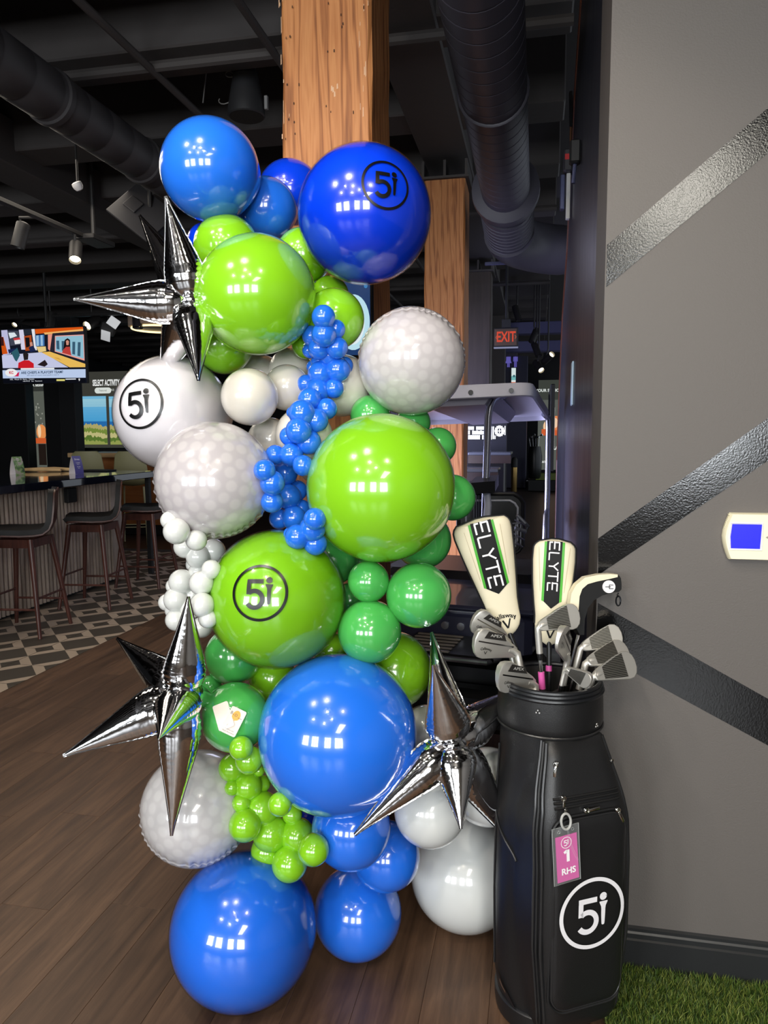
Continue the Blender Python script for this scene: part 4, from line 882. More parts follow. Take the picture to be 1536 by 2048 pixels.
def shell(off, wk):
    rows = []
    for i, (x, z) in enumerate(pr):
        a, b = pr[max(i-1, 0)], pr[min(i+1, len(pr)-1)]; dx, dz = b[0]-a[0], b[1]-a[1]; l = math.hypot(dx, dz); nx, nz = -dz/l, dx/l
        w = (.19+.03*math.sin(math.pi*min(i/8, 1)))*wk*(1 if i < 9 else (.93 if i == 9 else .8))
        rows.append([Vector((x+nx*off, w*math.sin(t)+0, z+nz*off+.016*abs(math.sin(t))**3)) for t in [math.pi*(k/10-.5) for k in range(11)]])
    return [[Matrix.Rotation(.42, 3, 'Z')@v for v in r] for r in rows]
def slabshell(o0, o1, wk):
    A, B = shell(o0, wk), shell(o1, wk); return [a+b[::-1] for a, b in zip(A, B)]
MB().loft(slabshell(.034, -.004, 1)).build('seat', M_hide, st0, True, world=False, angle=60)
MB().loft(slabshell(-.006, -.018, 1.0)).build('shell', M_wal, st0, True, world=False, angle=60)
m = MB()
for a, b in (((-.16, -.16, .69), (.16, -.135, .755)), ((-.16, .135, .69), (.16, .16, .755)), ((-.16, -.135, .69), (-.135, .135, .755)), ((.135, -.135, .69), (.16, .135, .755))): m.box(a, b)
m.build('apron', M_wal, st0, world=False)
LEG = lambda sx, sy, z: Vector((sx*(.148+.087*(1-z/.75)), sy*(.148+.087*(1-z/.75)), z))
for sx in (-1, 1):
    for sy in (-1, 1): MB().cyl(LEG(sx, sy, .755), LEG(sx, sy, 0), .024, .015, 10).build('leg', M_wal, st0, True, world=False)
for sg in (-1, 1):
    MB().cyl(LEG(-1, sg, .22), LEG(1, sg, .22), .009, n=8).build('stretcher', M_wal, st0, True, world=False)
    MB().cyl(LEG(sg, -1, .30), LEG(sg, 1, .30), .009, n=8).build('stretcher', M_wal, st0, True, world=False)
for i, (y, r, lab) in enumerate(((4.13, .1, 'only a leg of it showing at the left edge'), (5.1, .12, 'first in view from the left'), (6.05, .12, 'second in view from the left'), (6.98, .05, 'half hidden behind the dimpled balloon'))):
    t = st0 if i == 0 else copy_tree(st0); t.location = (-3.96, y, 0); t.rotation_euler = (0, 0, r); t['label'] = 'black bar stool with walnut legs, '+lab
def tent(x, y, rz, label, colr, words):
    M = Matrix.Translation((x, y, 1.1555))@Matrix.Rotation(rz, 4, 'Z'); t = thing('table_tent', label, 'table sign', (x, y, 1.1555)); h = .185
    pf = lambda s: .05*(1-s**1.7)+.002
    for sg, mt, nm in ((-1, mat('white_card', (236, 226, 226), .5), 'plain_panel'), (1, colr, 'print_panel')):
        m = MB(); A = [[M@Vector((sg*pf(k/10), v, h*k/10)) for v in (-.05, .05)] for k in range(11)]; B = [[M@Vector((sg*(pf(k/10)-.0015), v, h*k/10)) for v in (.05, -.05)] for k in range(11)]
        m.loft([a+b for a, b in zip(A, B)]); m.build(nm, mt, t)
    f = lambda u, w: M@Vector((pf(w/h)+.0006, u, w))
    for w, sz, tx in words: m = MB(); add_text(m, tx, lambda a, b: f(a, w+b), sz); m.build('lettering', mat('white_print'), t)
M_gp = mat('green_print', (84, 118, 52), .4); M_pp = mat('indigo_print', (58, 52, 120), .4)
gp, gl2, gb2 = nodes(M_gp); q1 = gp.new('ShaderNodeTexCoord'); q2 = gp.new('ShaderNodeTexNoise'); q2.inputs['Scale'].default_value = 22; q3 = ramp(gp, [(.35, (40, 60, 30)), (.5, (92, 128, 56)), (.62, (150, 140, 130)), (.75, (60, 40, 36))])
gl2.new(q1.outputs['Object'], q2.inputs['Vector']); gl2.new(q2.outputs['Fac'], q3.inputs['Fac']); gl2.new(q3.outputs['Color'], gb2.inputs['Base Color'])
tent(-5.16, 6.62, -.35, 'white table tent with a green printed side on the bar', M_gp, [(.165, .014, 'Golf'), (.15, .01, 'Leagues')])
tent(-4.66, 6.87, -.35, 'white table tent with an indigo printed side on the bar', M_pp, [(.15, .022, 'Drinks'), (.115, .012, 'Cocktails'), (.10, .01, 'Seltzers'), (.075, .012, 'On Tap'), (.06, .01, 'Wine')])
solo(MB().bbox((-5.52, 6.36, 1.1555), (-5.36, 6.5, 1.29), .004), 'menu_holder', mat('dark_purple_plastic', (34, 30, 40), .4), 'dark menu holder cut by the left edge on the bar', 'menu')
m = MB(); m.tube([Vector((-5.50, 7.16, 1.18)), Vector((-5.3, 7.2, 1.182)), Vector((-5.1, 7.24, 1.175))], [.018, .026, .017], 10)
solo(m, 'napkin_roll', mat('tan_napkin', (206, 170, 120), .8), 'tan napkin roll lying on the bar, nearer of two', 'napkin', smooth=True)
m = MB(); m.tube([Vector((-5.5, 7.28, 1.18)), Vector((-5.25, 7.33, 1.182)), Vector((-5.0, 7.36, 1.175))], [.016, .024, .016], 10)
solo(m, 'napkin_roll', mat('tan_napkin'), 'tan napkin roll lying on the bar, behind the other one', 'napkin', smooth=True)
solo(MB().bbox((-4.95, 7.36, 1.1555), (-4.62, 7.56, 1.17), .004), 'tablet', M_black, 'flat black tablet lying at the far end of the bar', 'tablet')
# pale counter chairs beyond the bar
M_sage = mat('sage_shell', (146, 142, 104), .5); M_wire = mat('pale_sage_wire', (176, 172, 132), .4)
gc0 = thing('counter_chair', 'sage counter chair', 'chair', (0, 0, 0), 'sage chairs beyond the bar')
def gsh(o):
    rows = []
    for i, (x, z) in enumerate([(-.2, .85), (-.1, .835), (.05, .835), (.14, .86), (.19, .94), (.22, 1.10), (.245, 1.28), (.25, 1.33)]):
        w = (.2, .225, .235, .24, .24, .225, .20, .15)[i]; rows.append([Vector((x+(.0 if i < 4 else -o)-.05*abs(math.sin(t))**2*(i > 3), w*math.sin(t), z+(o if i < 4 else 0)+.05*abs(math.sin(t))**2*(i < 4))) for t in [math.pi*(k/10-.5) for k in range(11)]])
    return rows
MB().loft([a+b[::-1] for a, b in zip(gsh(.012), gsh(0))]).build('seat_shell', M_sage, gc0, True, world=False, angle=70)
for sx in (-1, 1):
    for sy in (-1, 1):
        MB().tube([Vector((sx*.1, sy*.15, .83)), Vector((sx*.2, sy*.2, .01)), Vector((sx*.215, sy*.2, .005)), Vector((sx*.14, sy*.17, .83))], .0075, 6).build('leg', M_wire, gc0, True, world=False)
MB().tube([Vector((sx*.17, sy*.18, .26)) for sx, sy in ((-1, -1), (1, -1), (1, 1), (-1, 1))], .007, 6, True).build('foot_ring', M_wire, gc0, True, world=False)
for i, (px, lab) in enumerate(((181, 'left of two'), (266, 'right of two, behind the white balloon'))):
    q = at(px, 930, 1, 9.6); t = gc0 if i == 0 else copy_tree(gc0); t.location = (q.x, 9.6, 0); t.rotation_euler = (0, 0, -1.25); t['label'] = 'sage green wire legged counter chair beyond the bar, '+lab
ht = thing('high_table', 'orange wood high table behind the sage chairs beyond the bar', 'table', (-6.2, 10.9, 0))
M_or = wood('orange_wood', [(.3, (150, 88, 44)), (.7, (190, 124, 70))], 10, 0, .45, 10)
MB().bbox((-7.2, 10.4, 1.21), (-5.2, 11.4, 1.28), .006).build('table_top', wood('pale_oak', [(.3, (196, 156, 108)), (.7, (222, 186, 138))], 10, 0, .4, 10), ht)
MB().box((-7.0, 10.5, .16), (-5.35, 11.3, 1.21)).build('body', M_or, ht); MB().box((-7, 10.52, .001), (-5.37, 11.28, .16)).build('plinth', M_black, ht)
# ------------------------------------------------------------------ television and simulator screens
def em(rgb, k=1.0): return mat('lit_%d_%d_%d_%d' % (*rgb, int(k*10)), rgb, .6, spec=.1, emit=k) if 0 else _em(rgb, k)
def _em(rgb, k):
    nm = 'lit_%d_%d_%d' % rgb
    if nm in MATS: return MATS[nm]
    m = mat(nm, (0, 0, 0), .5, spec=.2); b = m.node_tree.nodes['Principled BSDF']; b.inputs['Emission Color'].default_value = lin(rgb)+(1,); b.inputs['Emission Strength'].default_value = k; return m
class Pic:                                   # flat picture built from many coloured shapes, layered half a millimetre apart
    def __init__(s, M): s.M = M; s.mb = MB(); s.mats = []; s.h = .001
    def col(s, rgb):
        m = _em(rgb, 1.0)
        if m not in s.mats: s.mats.append(m)
        s.mb.mi = s.mats.index(m); s.h += .0004
    def poly(s, rgb, pts): s.col(rgb); s.mb.poly([s.M@Vector((x, y, s.h)) for x, y in pts]); return s
    def rect(s, rgb, x0, y0, x1, y1): return s.poly(rgb, [(x0, y0), (x1, y0), (x1, y1), (x0, y1)])
    def disc(s, rgb, x, y, rx, ry, n=18): return s.poly(rgb, [(x+rx*math.cos(a), y+ry*math.sin(a)) for a in [k*2*math.pi/n for k in range(n)]])
    def text(s, rgb, body, x, y, size, align='CENTER', bold=0, sx=1): s.col(rgb); add_text(s.mb, body, lambda a, b: s.M@Vector((x+a, y+b, s.h)), size, bold, align, 1, sx); return s
    def done(s, name, parent): return s.mb.build(name, s.mats, parent)
TL, TR_, BL_ = at(2, 660, 1, 9.0), at(167, 654, 1, 9.0), at(10.5, 766, 1, 9.0)
tv = thing('television', 'wall television showing a sports talk show, hung over the bar', 'television', (TL+TR_)/2)
TW, TH = (TR_-TL).length, (BL_-TL).length
MT = frame(TL, TR_-TL, TL-BL_)
MB().bbox((-.02, -TH-.02, -.05), (TW+.02, .015, -.001), .006, MT).build('case', M_black, tv)
MB().tube([MT@Vector((TW/2, -.05, -.05)), MT@Vector((TW/2, .1, -.1)), Vector((MT@Vector((TW/2, 0, -.1))).to_tuple()[:2]+(4.15,))], .02, 8).build('ceiling_mount', M_black, tv)
pic = Pic(MT)
zx = lambda x, y: ((x-15-(y-160)*.083)/1335*TW, -((y-160+(x-15)*.031)/845)*TH)   # television picture coordinates, read as thousandths
def Q(rgb, *pts): pic.poly(rgb, [zx(*p) for p in pts])
Q((20, 24, 40), (15, 160), (1350, 118), (1430, 985), (88, 1005))
Q((206, 210, 240), (40, 560), (700, 510), (1130, 745), (60, 765)); Q((196, 196, 232), (20, 165), (120, 160), (190, 540), (60, 560)); Q((224, 220, 244), (310, 160), (385, 155), (440, 470), (360, 470))
Q((70, 74, 90), (130, 175), (300, 175), (355, 390), (180, 410)); Q((230, 240, 248), (140, 205), (240, 200), (285, 255), (170, 295)); Q((214, 60, 66), (220, 290), (330, 280), (345, 320), (240, 325)); Q((246, 246, 250), (240, 325), (335, 312), (345, 375), (255, 385))
Q((214, 86, 20), (10, 270), (60, 270), (140, 535), (50, 545)); Q((60, 24, 24), (60, 275), (75, 410), (30, 410), (10, 270))
Q((40, 46, 58), (385, 155), (520, 150), (540, 230), (400, 240)); Q((180, 74, 24), (400, 260), (520, 240), (540, 480), (430, 490)); Q((18, 18, 24), (420, 280), (490, 280), (500, 420), (440, 440))
Q((228, 90, 16), (575, 150), (1340, 118), (1350, 165), (720, 215), (590, 225)); Q((250, 190, 110), (720, 205), (1345, 150), (1350, 185), (740, 235)); Q((240, 240, 246), (520, 150), (570, 148), (620, 480), (580, 480))
Q((70, 120, 180), (580, 250), (730, 235), (740, 410), (600, 420)); Q((160, 200, 232), (600, 250), (640, 246), (650, 410), (610, 414)); Q((160, 200, 232), (670, 246), (705, 242), (715, 410), (680, 410))
Q((240, 212, 140), (610, 425), (760, 420), (770, 495), (650, 515)); Q((244, 160, 140), (790, 235), (860, 228), (830, 490), (800, 460))
Q((40, 38, 50), (865, 215), (1355, 180), (1395, 650), (830, 490)); Q((246, 170, 160), (905, 255), (1362, 235), (1390, 640), (910, 500)); Q((150, 200, 220), (918, 268), (1352, 250), (1378, 610), (922, 490))
for i in range(5): Q((60, 96, 120), (930+i*86, 330+i*6), (975+i*86, 330+i*6), (985+i*84, 470+i*26), (940+i*84, 460+i*26))
Q((24, 16, 20), (1065, 320), (1110, 292), (1150, 320), (1160, 470), (1045, 490)); Q((216, 150, 130), (1085, 335), (1115, 320), (1135, 345), (1130, 400), (1095, 400)); Q((196, 66, 60), (1040, 480), (1090, 425), (1150, 425), (1180, 560), (1030, 520))
Q((244, 196, 96), (700, 515), (830, 500), (1405, 690), (1408, 740), (1160, 745)); Q((220, 168, 70), (900, 590), (980, 600), (1030, 640), (940, 610))
Q((46, 96, 110), (200, 510), (300, 440), (350, 560), (300, 660), (270, 640)); Q((24, 40, 84), (150, 470), (300, 450), (200, 520), (170, 540)); Q((30, 40, 80), (490, 440), (560, 400), (610, 490), (520, 510)); Q((210, 150, 130), (505, 360), (545, 350), (560, 410), (520, 420))
Q((36, 30, 30), (400, 540), (440, 510), (490, 540), (485, 630), (420, 640)); Q((212, 30, 40), (330, 680), (420, 640), (500, 640), (580, 690), (585, 765), (325, 765)); Q((40, 30, 34), (640, 710), (760, 630), (810, 700), (760, 740))
Q((196, 214, 246), (70, 800), (1415, 772), (1422, 905), (80, 930)); Q((246, 250, 255), (370, 765), (915, 755), (918, 780), (372, 790))
Q((216, 36, 84), (250, 895), (350, 820), (340, 895)); pic.disc((250, 250, 250), *zx(215, 838), .075*TW, .075*TH); pic.text((214, 30, 60), 'KC', *zx(218, 838), .07*TH, bold=.002)
ta, _ = zx(385, 840), 0
pic.text((40, 66, 96), 'ARE CHIEFS A PLAYOFF TEAM?', zx(720, 830)[0], zx(720, 830)[1], .066*TH, bold=.0012, sx=1.0); pic.text((70, 90, 120), '2025 season: 6-7 record, missed playoffs in week 15', zx(735, 872)[0], zx(735, 872)[1], .036*TH, sx=.9)
Q((8, 10, 20), (80, 930), (1424, 905), (1430, 985), (88, 1005))
pic.text((235, 240, 250), 'NFL  Week 15  Rams - Texans', zx(400, 942)[0], zx(400, 942)[1], .038*TH, sx=1.1); pic.text((235, 240, 250), '1:00 PM ET   Sun   Paramount', zx(570, 968)[0], zx(570, 968)[1], .034*TH); Q((236, 226, 130), (960, 935), (1095, 932), (1095, 960), (962, 962)); Q((240, 246, 255), (1105, 925), (1270, 920), (1272, 935), (1106, 940)); pic.text((250, 250, 250), '9', *zx(1325, 940), .06*TH, bold=.002)
pic.done('picture', tv)
def screen(name, label, pts, Y, rgb, depth=.06):
    q = [at(x, y, 1, Y) for x, y in pts]; t = thing(name, label, 'screen', (q[0]+q[2])/2); w, h = q[1].x-q[0].x, q[0].z-q[2].z
    for k in (.1, .9): MB().cyl((q[0].x+w*k, Y+.03, q[0].z), (q[0].x+w*k, Y+.03, 4.15), .006, n=6).build('hanger_cable', M_black, t)
    M = frame(q[0], (1, 0, 0), (0, 0, 1)); MB().box((0, -h, -depth), (w, 0, 0), M).build('panel', mat('screen_back', (14, 14, 15), .6), t)
    p = Pic(M); p.rect(rgb, .005, -h+.005, w-.005, -.005)
    g = lambda x, y: ((at(x, y, 1, Y)-q[0]).x, (at(x, y, 1, Y)-q[0]).z)
    return t, p, g, w, h
t, p, g, w, h = screen('simulator_screen', 'projection screen reading select activity with coastal course pictures', [(148, 744), (345, 744), (345, 915), (148, 915)], 14, (62, 62, 56))
p.text((244, 246, 244), 'SELECT ACTIVITY', *g(212, 766), .17, bold=.006, sx=.46); x, y = g(206, 781); p.rect((226, 232, 226), x-.13, y-.06, x+.13, y+.06); p.disc((226, 232, 226), x-.13, y, .06, .06); p.disc((226, 232, 226), x+.13, y, .06, .06); p.text((90, 96, 90), 'Featured', x, y, .06, sx=.8); p.text((210, 214, 210), 'All', *g(225, 780), .07)
for a, b in ((152, 216), (218, 300)):
    x0, y0 = g(a, 793); x1, y1 = g(b, 889); H_ = y0-y1
    for k in range(14):
        f_ = k/14; c = (int(120-70*f_+40*(k in (1, 2, 3))), int(190-40*f_+20*(k in (1, 2, 3))), int(226-14*f_)); p.rect(c, x0, y0-H_*.055*(k+1), x1, y0-H_*.055*k)
    p.poly((40, 110, 176), [(x0, y0-H_*.52), (x1, y0-H_*.52), (x1, y0-H_*.78), (x0, y0-H_*.78)])
    r5 = random.Random(a); n = 26
    for lay, c in enumerate(((180, 172, 110), (120, 142, 62), (196, 190, 130), (92, 120, 50), (150, 160, 84))):
        base = .56+.085*lay; top = [(x0+(x1-x0)*k/n, y0-H_*min(.97, base+.10*abs(k/n-.42)+r5.uniform(-.025, .03))) for k in range(n+1)]; p.poly(c, top+[(x1, y1), (x0, y1)])
p.done('picture', t)
t, p, g, w, h = screen('bay_screen', 'narrow lit screen strip under the television, far left', [(50, 764), (92, 764), (92, 936), (50, 936)], 14, (92, 96, 88))
p.rect((54, 56, 52), 0.005, g(50, 783)[1], w-.005, -.005); p.text((236, 240, 236), 'YOUR SESSION', *g(73, 770), .085, bold=.003); p.disc((236, 150, 84), *g(83, 864), .12, .16); p.disc((250, 214, 170), *g(79, 862), .04, .14); p.rect((206, 92, 44), *g(68, 887), *g(92, 876)); p.rect((34, 26, 22), *g(79, 930), *g(92, 888))
r5 = random.Random(2)
for k in range(14): p.disc((150, 152, 142), *g(r5.uniform(62, 86), r5.uniform(800, 850)), .018, .018, 8)
p.done('picture', t)
for i, (a, b, Y, sh, lab) in enumerate(((90, 122, 12.6, 14, 'flat black bay divider behind the indigo table tent, left half'), (122, 152, 12.3, 24, 'charcoal bay divider next to the select activity screen'), (-30, 54, 12.9, 12, 'black bay divider at the left edge under the television'))):
    q0, q1 = at(a, 850, 1, Y), at(b, 850, 1, Y); solo(MB().bbox((q0.x, Y, 0), (q1.x, Y+.25, 3.7), .01), 'bay_divider', mat('divider_%d' % sh, (sh, sh, sh+3), .7), lab, 'partition')
q0, q1 = at(150, 895, 1, 13.4), at(345, 930, 1, 13.4); solo(MB().bbox((q0.x, 13.0, 0), (q1.x, 13.5, q0.z), .01), 'bay_ledge', M_black, 'black ledge along the foot of the select activity screen', 'ledge')
# ------------------------------------------------------------------ ceiling fittings, left
pr_c = at(318, 652, 1, 10.6); t = thing('ring_pendant', 'round wooden drum pendant with a lit rim, behind the upper starburst', 'lamp', pr_c)
MB().lathe([(.42, -.03), (.45, -.02), (.45, .12), (.44, .13)], pr_c, n=40).build('drum', wood('pale_drum_wood', [(.3, (176, 146, 124)), (.7, (196, 168, 146))], 8, 0, .5, 6), t, True)
MB().tube([pr_c+Vector((.40*math.cos(a), .40*math.sin(a), -.045)) for a in [k*2*math.pi/40 for k in range(40)]], .014, 8, True).build('lit_rim', _em((255, 232, 170), 2.2), t, True)
MB().cyl(pr_c+Vector((0, 0, .13)), Vector((pr_c.x, pr_c.y, 4.15)), .01, n=6).build('suspension_rod', M_black, t)
M_can = mat('black_lamp_can', (40, 38, 38), .5)
def head(p, d, r, L, name, label, lit, group=None, power=0):
    d = Vector(d).normalized(); t = thing(name, label, 'lamp', p, group)
    MB().lathe([(r*.3, -L*.62), (r*.95, -L*.55), (r, -L*.5), (r, L*.5), (r*.9, L*.5), (r*.82, L*.36)], p, d, 20).build('can', M_can, t, True)
    MB().lathe([(r*.8, L*.37), (r*.78, L*.375)], p, d, 20).build('lens', _em((255, 240, 204), 1.0) if lit else mat('dark_lens', (60, 58, 54), .2), t, True)
    if lit: t.children[-1].data.materials[0] = _lit()
    MB().tube([p-d*L*.2+Vector((0, 0, r)), p+Vector((0, 0, r+.09)), Vector((-3.99, p.y, 3.315)) if name == 'track_spotlight' else Vector((p.x, p.y, 4.15))], .012, 8).build('yoke', M_can, t)
    if power: spot('track_spot', p+d*(L*.5+.01), p+d*3, power, 50)
    return t
def _lit():
    if 'lamp_lens_lit' in MATS: return MATS['lamp_lens_lit']
    m = mat('lamp_lens_lit', (255, 236, 190)); b = m.node_tree.nodes['Principled BSDF']; b.inputs['Emission Color'].default_value = (1, .86, .55, 1); b.inputs['Emission Strength'].default_value = 9; return m
e0, e1 = Vector((-4.0, 3.6, 3.32)), Vector((-3.93, 6.3, 3.30))
t = thing('track_rail', 'black lighting track running over the bar at upper left', 'lighting track', e0)
MB().bbox((-4.02, 3.4, 3.30), (-3.96, 6.3, 3.335), .004).build('rail', M_can, t)
MB().bbox((-4.05, 6.1, 3.285), (-3.86, 6.45, 3.33), .006).build('feed_box', M_can, t)
MB().cyl((-3.92, 6.2, 3.33), (-3.92, 6.2, 4.15), .018, n=8).build('drop_rod', M_can, t); MB().cyl((-3.92, 3.6, 3.33), (-3.92, 3.6, 4.15), .018, n=8).build('drop_rod', M_can, t)
head(at(41, 472, 1, 5.55), (-.25, -.1, -.9), .055, .19, 'track_spotlight', 'unlit black can spotlight on the track, left one', False)
head(at(151, 505, 1, 6.0), (.25, -.5, -.8), .055, .19, 'track_spotlight', 'lit black can spotlight on the track, right one', True, None, 25)
for x, y, Y, lit, lab, d in ((101, 642, 10.2, 0, 'unlit can spotlight above the television top edge', (-.1, -.2, -1)), (184, 646, 10.2, 1, 'glowing round can spotlight right of the television', (-.2, -.9, -.5)), (275, 640, 10.2, 0, 'unlit can spotlight in front of the ring pendant', (.1, -.2, -1)), (36, 643, 11.5, 1, 'tiny glowing spotlight above the television left half', (0, -.8, -.6))):
    head(at(x, y, 1, Y), d, .075 if lab[0] != 't' else .05, .24, 'can_spotlight', lab, lit)
q = at(217, 655, 1, 10.4); t = thing('barn_door_lamp', 'stage lamp with bright barn door flaps right of the television', 'lamp', q)
MB().bbox((-.11, -.1, -.1), (.11, .1, .1), .02, Matrix.Translation(q)@Euler((.4, .3, .5)).to_matrix().to_4x4()).build('housing', M_can, t)
for dx, dz, rr in ((.02, -.13, .3), (.15, .06, -.9)): MB().bbox((-.07, -.006, -.09), (.07, .006, .07), .003, Matrix.Translation(q+Vector((dx, -.12, dz)))@Euler((.5, rr, .2)).to_matrix().to_4x4()).build('flap', mat('glowing_white_flap', (236, 238, 240), .4, emit=.5), t)  # flaps glow weakly in place of lamp light falling on them
MB().cyl(q, Vector((q.x, q.y, 4.15)), .012, n=6).build('drop_rod', M_can, t)
solo(MB().bbox((-9, 10.15, 3.32), (-3, 10.21, 3.36), .004), 'far_track', M_can, 'thin lighting track across the ceiling above the television', 'lighting track')
def duct(name, label, x, z, r, y0, y1, step, mt, rib=.005):
    t = thing(name, label, 'duct', (x, y0, z)); n = int((y1-y0)/step); prof = []
    for k in range(n+1):
        y = k*step; prof += [(r, y), (r, y+step*.9), (r+rib, y+step*.93), (r+rib, y+step*.97)]
    MB().lathe(prof, (x, y0, z), (0, 1, 0), 32).build('spiral_tube', mt, t, True, angle=25); return t
M_duct = mat('duct_charcoal', (58, 56, 58), .55); M_duct2 = mat('duct_slate', (74, 72, 82), .5)
t = duct('air_duct', 'round dark spiral duct crossing the upper left ceiling', -2.72, 3.45, .145, 1.0, 14, .24, M_duct, -.003)
for y in (3.9, 4.9): MB().lathe([(.146, 0), (.156, .01), (.156, .05), (.146, .06)], (-2.72, y, 3.45), (0, 1, 0), 32).build('coupling', M_duct, t, True)
for y in (3.2, 5.6, 8): MB().cyl((-2.72, y, 3.59), (-2.72, y, 4.15), .008, n=6).build('hanger_rod', M_joist, t)
q = at(155, 371, 1, 5.2); t = thing('ceiling_sensor', 'small white dome sensor hanging over the bar', 'sensor', q)
MB().lathe([(.002, -.04), (.024, -.034), (.036, -.014), (.038, .005), (.036, .02), (.02, .026)], q, (-.3, -.5, 1), 20).build('dome', mat('white_plastic', (226, 222, 220), .4), t, True); MB().cyl(q+Vector((0, 0, .02)), (q.x, q.y, 4.15), .009, n=6).build('stem', M_can, t)
q = at(284, 425, 1, 5.9); t = thing('projector', 'dark ceiling projector on a tilted plate left of the top blue balloon', 'projector', q)
MR = Matrix.Translation(q)@Euler((math.radians(62), math.radians(38), math.radians(10))).to_matrix().to_4x4()
MB().bbox((-.21, -.19, -.012), (.21, .19, .012), .003, MR).build('plate', M_duct, t); MB().bbox((-.02, -.13, -.13), (.33, .13, -.013), .015, MR).build('body', mat('projector_black', (30, 30, 36), .4), t); MB().bbox((-.15, -.06, .013), (-.03, .06, .03), .004, MR).build('junction_plate', M_duct, t)
MB().cyl(q+Vector((.05, .05, .05)), (q.x+.05, q.y+.05, 4.145), .02, n=8).build('pole', M_can, t)
q = at(492, 182, 1, 4.5); t = thing('pendant_speaker', 'black bell shaped pendant speaker left of the timber post', 'speaker', q)
MB().lathe([(.01, .155), (.04, .152), (.062, .135), (.075, .1), (.088, .03), (.105, -.06), (.112, -.1), (.112, -.145), (.104, -.152)], q, n=32).build('housing', mat('speaker_black', (38, 38, 40), .45), t, True)
MB().lathe([(.1025, -.1535), (.05, -.146), (.002, -.144)], q, n=32).build('grille', mat('speaker_grille', (30, 29, 27), .7), t, True)
MB().tube([q+Vector((0, 0, .15)), q+Vector((0, 0, .18))]+[q+Vector((.018*math.sin(a), 0, .2-.018*math.cos(a))) for a in [k*6.0/14 for k in range(15)]], .003, 6).build('eye_bolt', M_chr, t, True)
MB().tube([q+Vector((0, 0, .215)), q+Vector((-.01, 0, .27)), q+Vector((.02, 0, .25)), q+Vector((.0, 0, .3)), Vector((q.x, q.y, 4.15))], .003, 6).build('hook', M_chr, t, True)
MB().tube([q+Vector((.004+.05*math.sin(k*.45)-.09*k/26-.04, -.02, .21-.012*k*.9+.05*math.cos(k*.45))) for k in range(27)], .0035, 6).build('cable', mat('grey_cable', (96, 94, 92), .5), t, True)
MB().tube([q+Vector((-.02, 0, .34)), q+Vector((-.1, 0, .27)), q+Vector((-.2, .02, .21)), q+Vector((-.27, .05, .22)), Vector((q.x-.33, q.y+.1, 3.64))], .004, 6).build('cable', mat('grey_cable'), t, True)
MB().bbox((.118, -.012, -.12), (.14, .012, -.04), .003, Matrix.Translation(q)).build('clamp', mat('tape_silver', (150, 150, 150), .4, .6), t)
# ------------------------------------------------------------------ duct with elbow, exit sign, far right of the hall
t = duct('oval_duct', 'wide slate spiral duct running away along the right ceiling', -.24, 3.25, .168, .6, 5.45, .115, M_duct2, -.003)
MB().lathe([(.17, -.02), (.235, 0), (.238, .06), (.225, .08), (.225, .16), (.2, .2)], (-.24, 5.43, 3.25), (0, 1, 0), 32).build('flange', M_duct2, t, True)
prof = []
for k in range(9): prof += [(.19, k*.07), (.19, k*.07+.06), (.196, k*.07+.063)]
MB().lathe(prof, (-.24, 5.6, 3.2), (0, 1, -.08), 32).build('sleeve', M_duct2, t, True)
MB().tube([Vector((-.24+.42*(1-math.cos(a)), 6.15+.42*math.sin(a), 3.14-.04*a)) for a in [k*math.pi/2/8 for k in range(9)]]+[Vector((.3, 6.57, 3.06)), Vector((.9, 6.57, 3.02))], [.2]*9+[.17, .17], 28).build('elbow', M_duct2, t, True)
for y in (2.4, 3.9): MB().lathe([(.17, 0), (.18, .006), (.18, .02), (.17, .026)], (-.24, y, 3.25), (0, 1, 0), 32).build('joint_band', M_duct2, t, True)
for y in (2.5, 4.8): MB().cyl((-.24, y, 3.41), (-.24, y, 4.15), .008, n=6).build('hanger_rod', M_joist, t)
q0, q1 = at(988, 656, 1, 9.0), at(1036, 693, 1, 9.0); qc = (q0+q1)/2
t = thing('exit_sign', 'black exit sign with red letters hanging beyond the cart', 'sign', qc)
MB().bbox((q0.x, 9.0, q1.z), (q1.x, 9.06, q0.z), .006).build('case', M_black, t)
ME = frame((qc.x, 9.0, qc.z), (1, 0, 0), (0, 0, 1)); m = MB(); hw, hh2 = (q1.x-q0.x)/2, (q0.z-q1.z)/2
m.box((-hw*.96, -hh2*.86, 0), (hw*.88, hh2*.86, .002), ME); m.build('face', mat('exit_face', (74, 50, 38), .4), t)
m = MB(); add_text(m, 'EXIT', lambda x, y: ME@Vector((x, y, .004)), .165, .004, sx=.66); m.build('lettering', _em((238, 84, 58), .8), t)
m = MB()
for sg in (-1, 1): strip(m, [(sg*hw*.74, .02), (sg*hw*.84, 0), (sg*hw*.74, -.02)], .008, lambda x, y: ME@Vector((x, y, .004)), 1)
m.build('chevrons', _em((206, 110, 80), .8), t)
MB().bbox((qc.x-.05, 9.0, q0.z), (qc.x+.05, 9.06, q0.z+.1), .004).build('canopy', M_black, t); MB().cyl((qc.x, 9.03, q0.z+.1), (qc.x, 9.03, 4.15), .015, n=8).build('stem', M_black, t)
MB().box((q0.x, 8.99, q1.z-.014), (q1.x, 9.05, q1.z-.001)).build('edge_light', _em((190, 196, 236), .5), t)
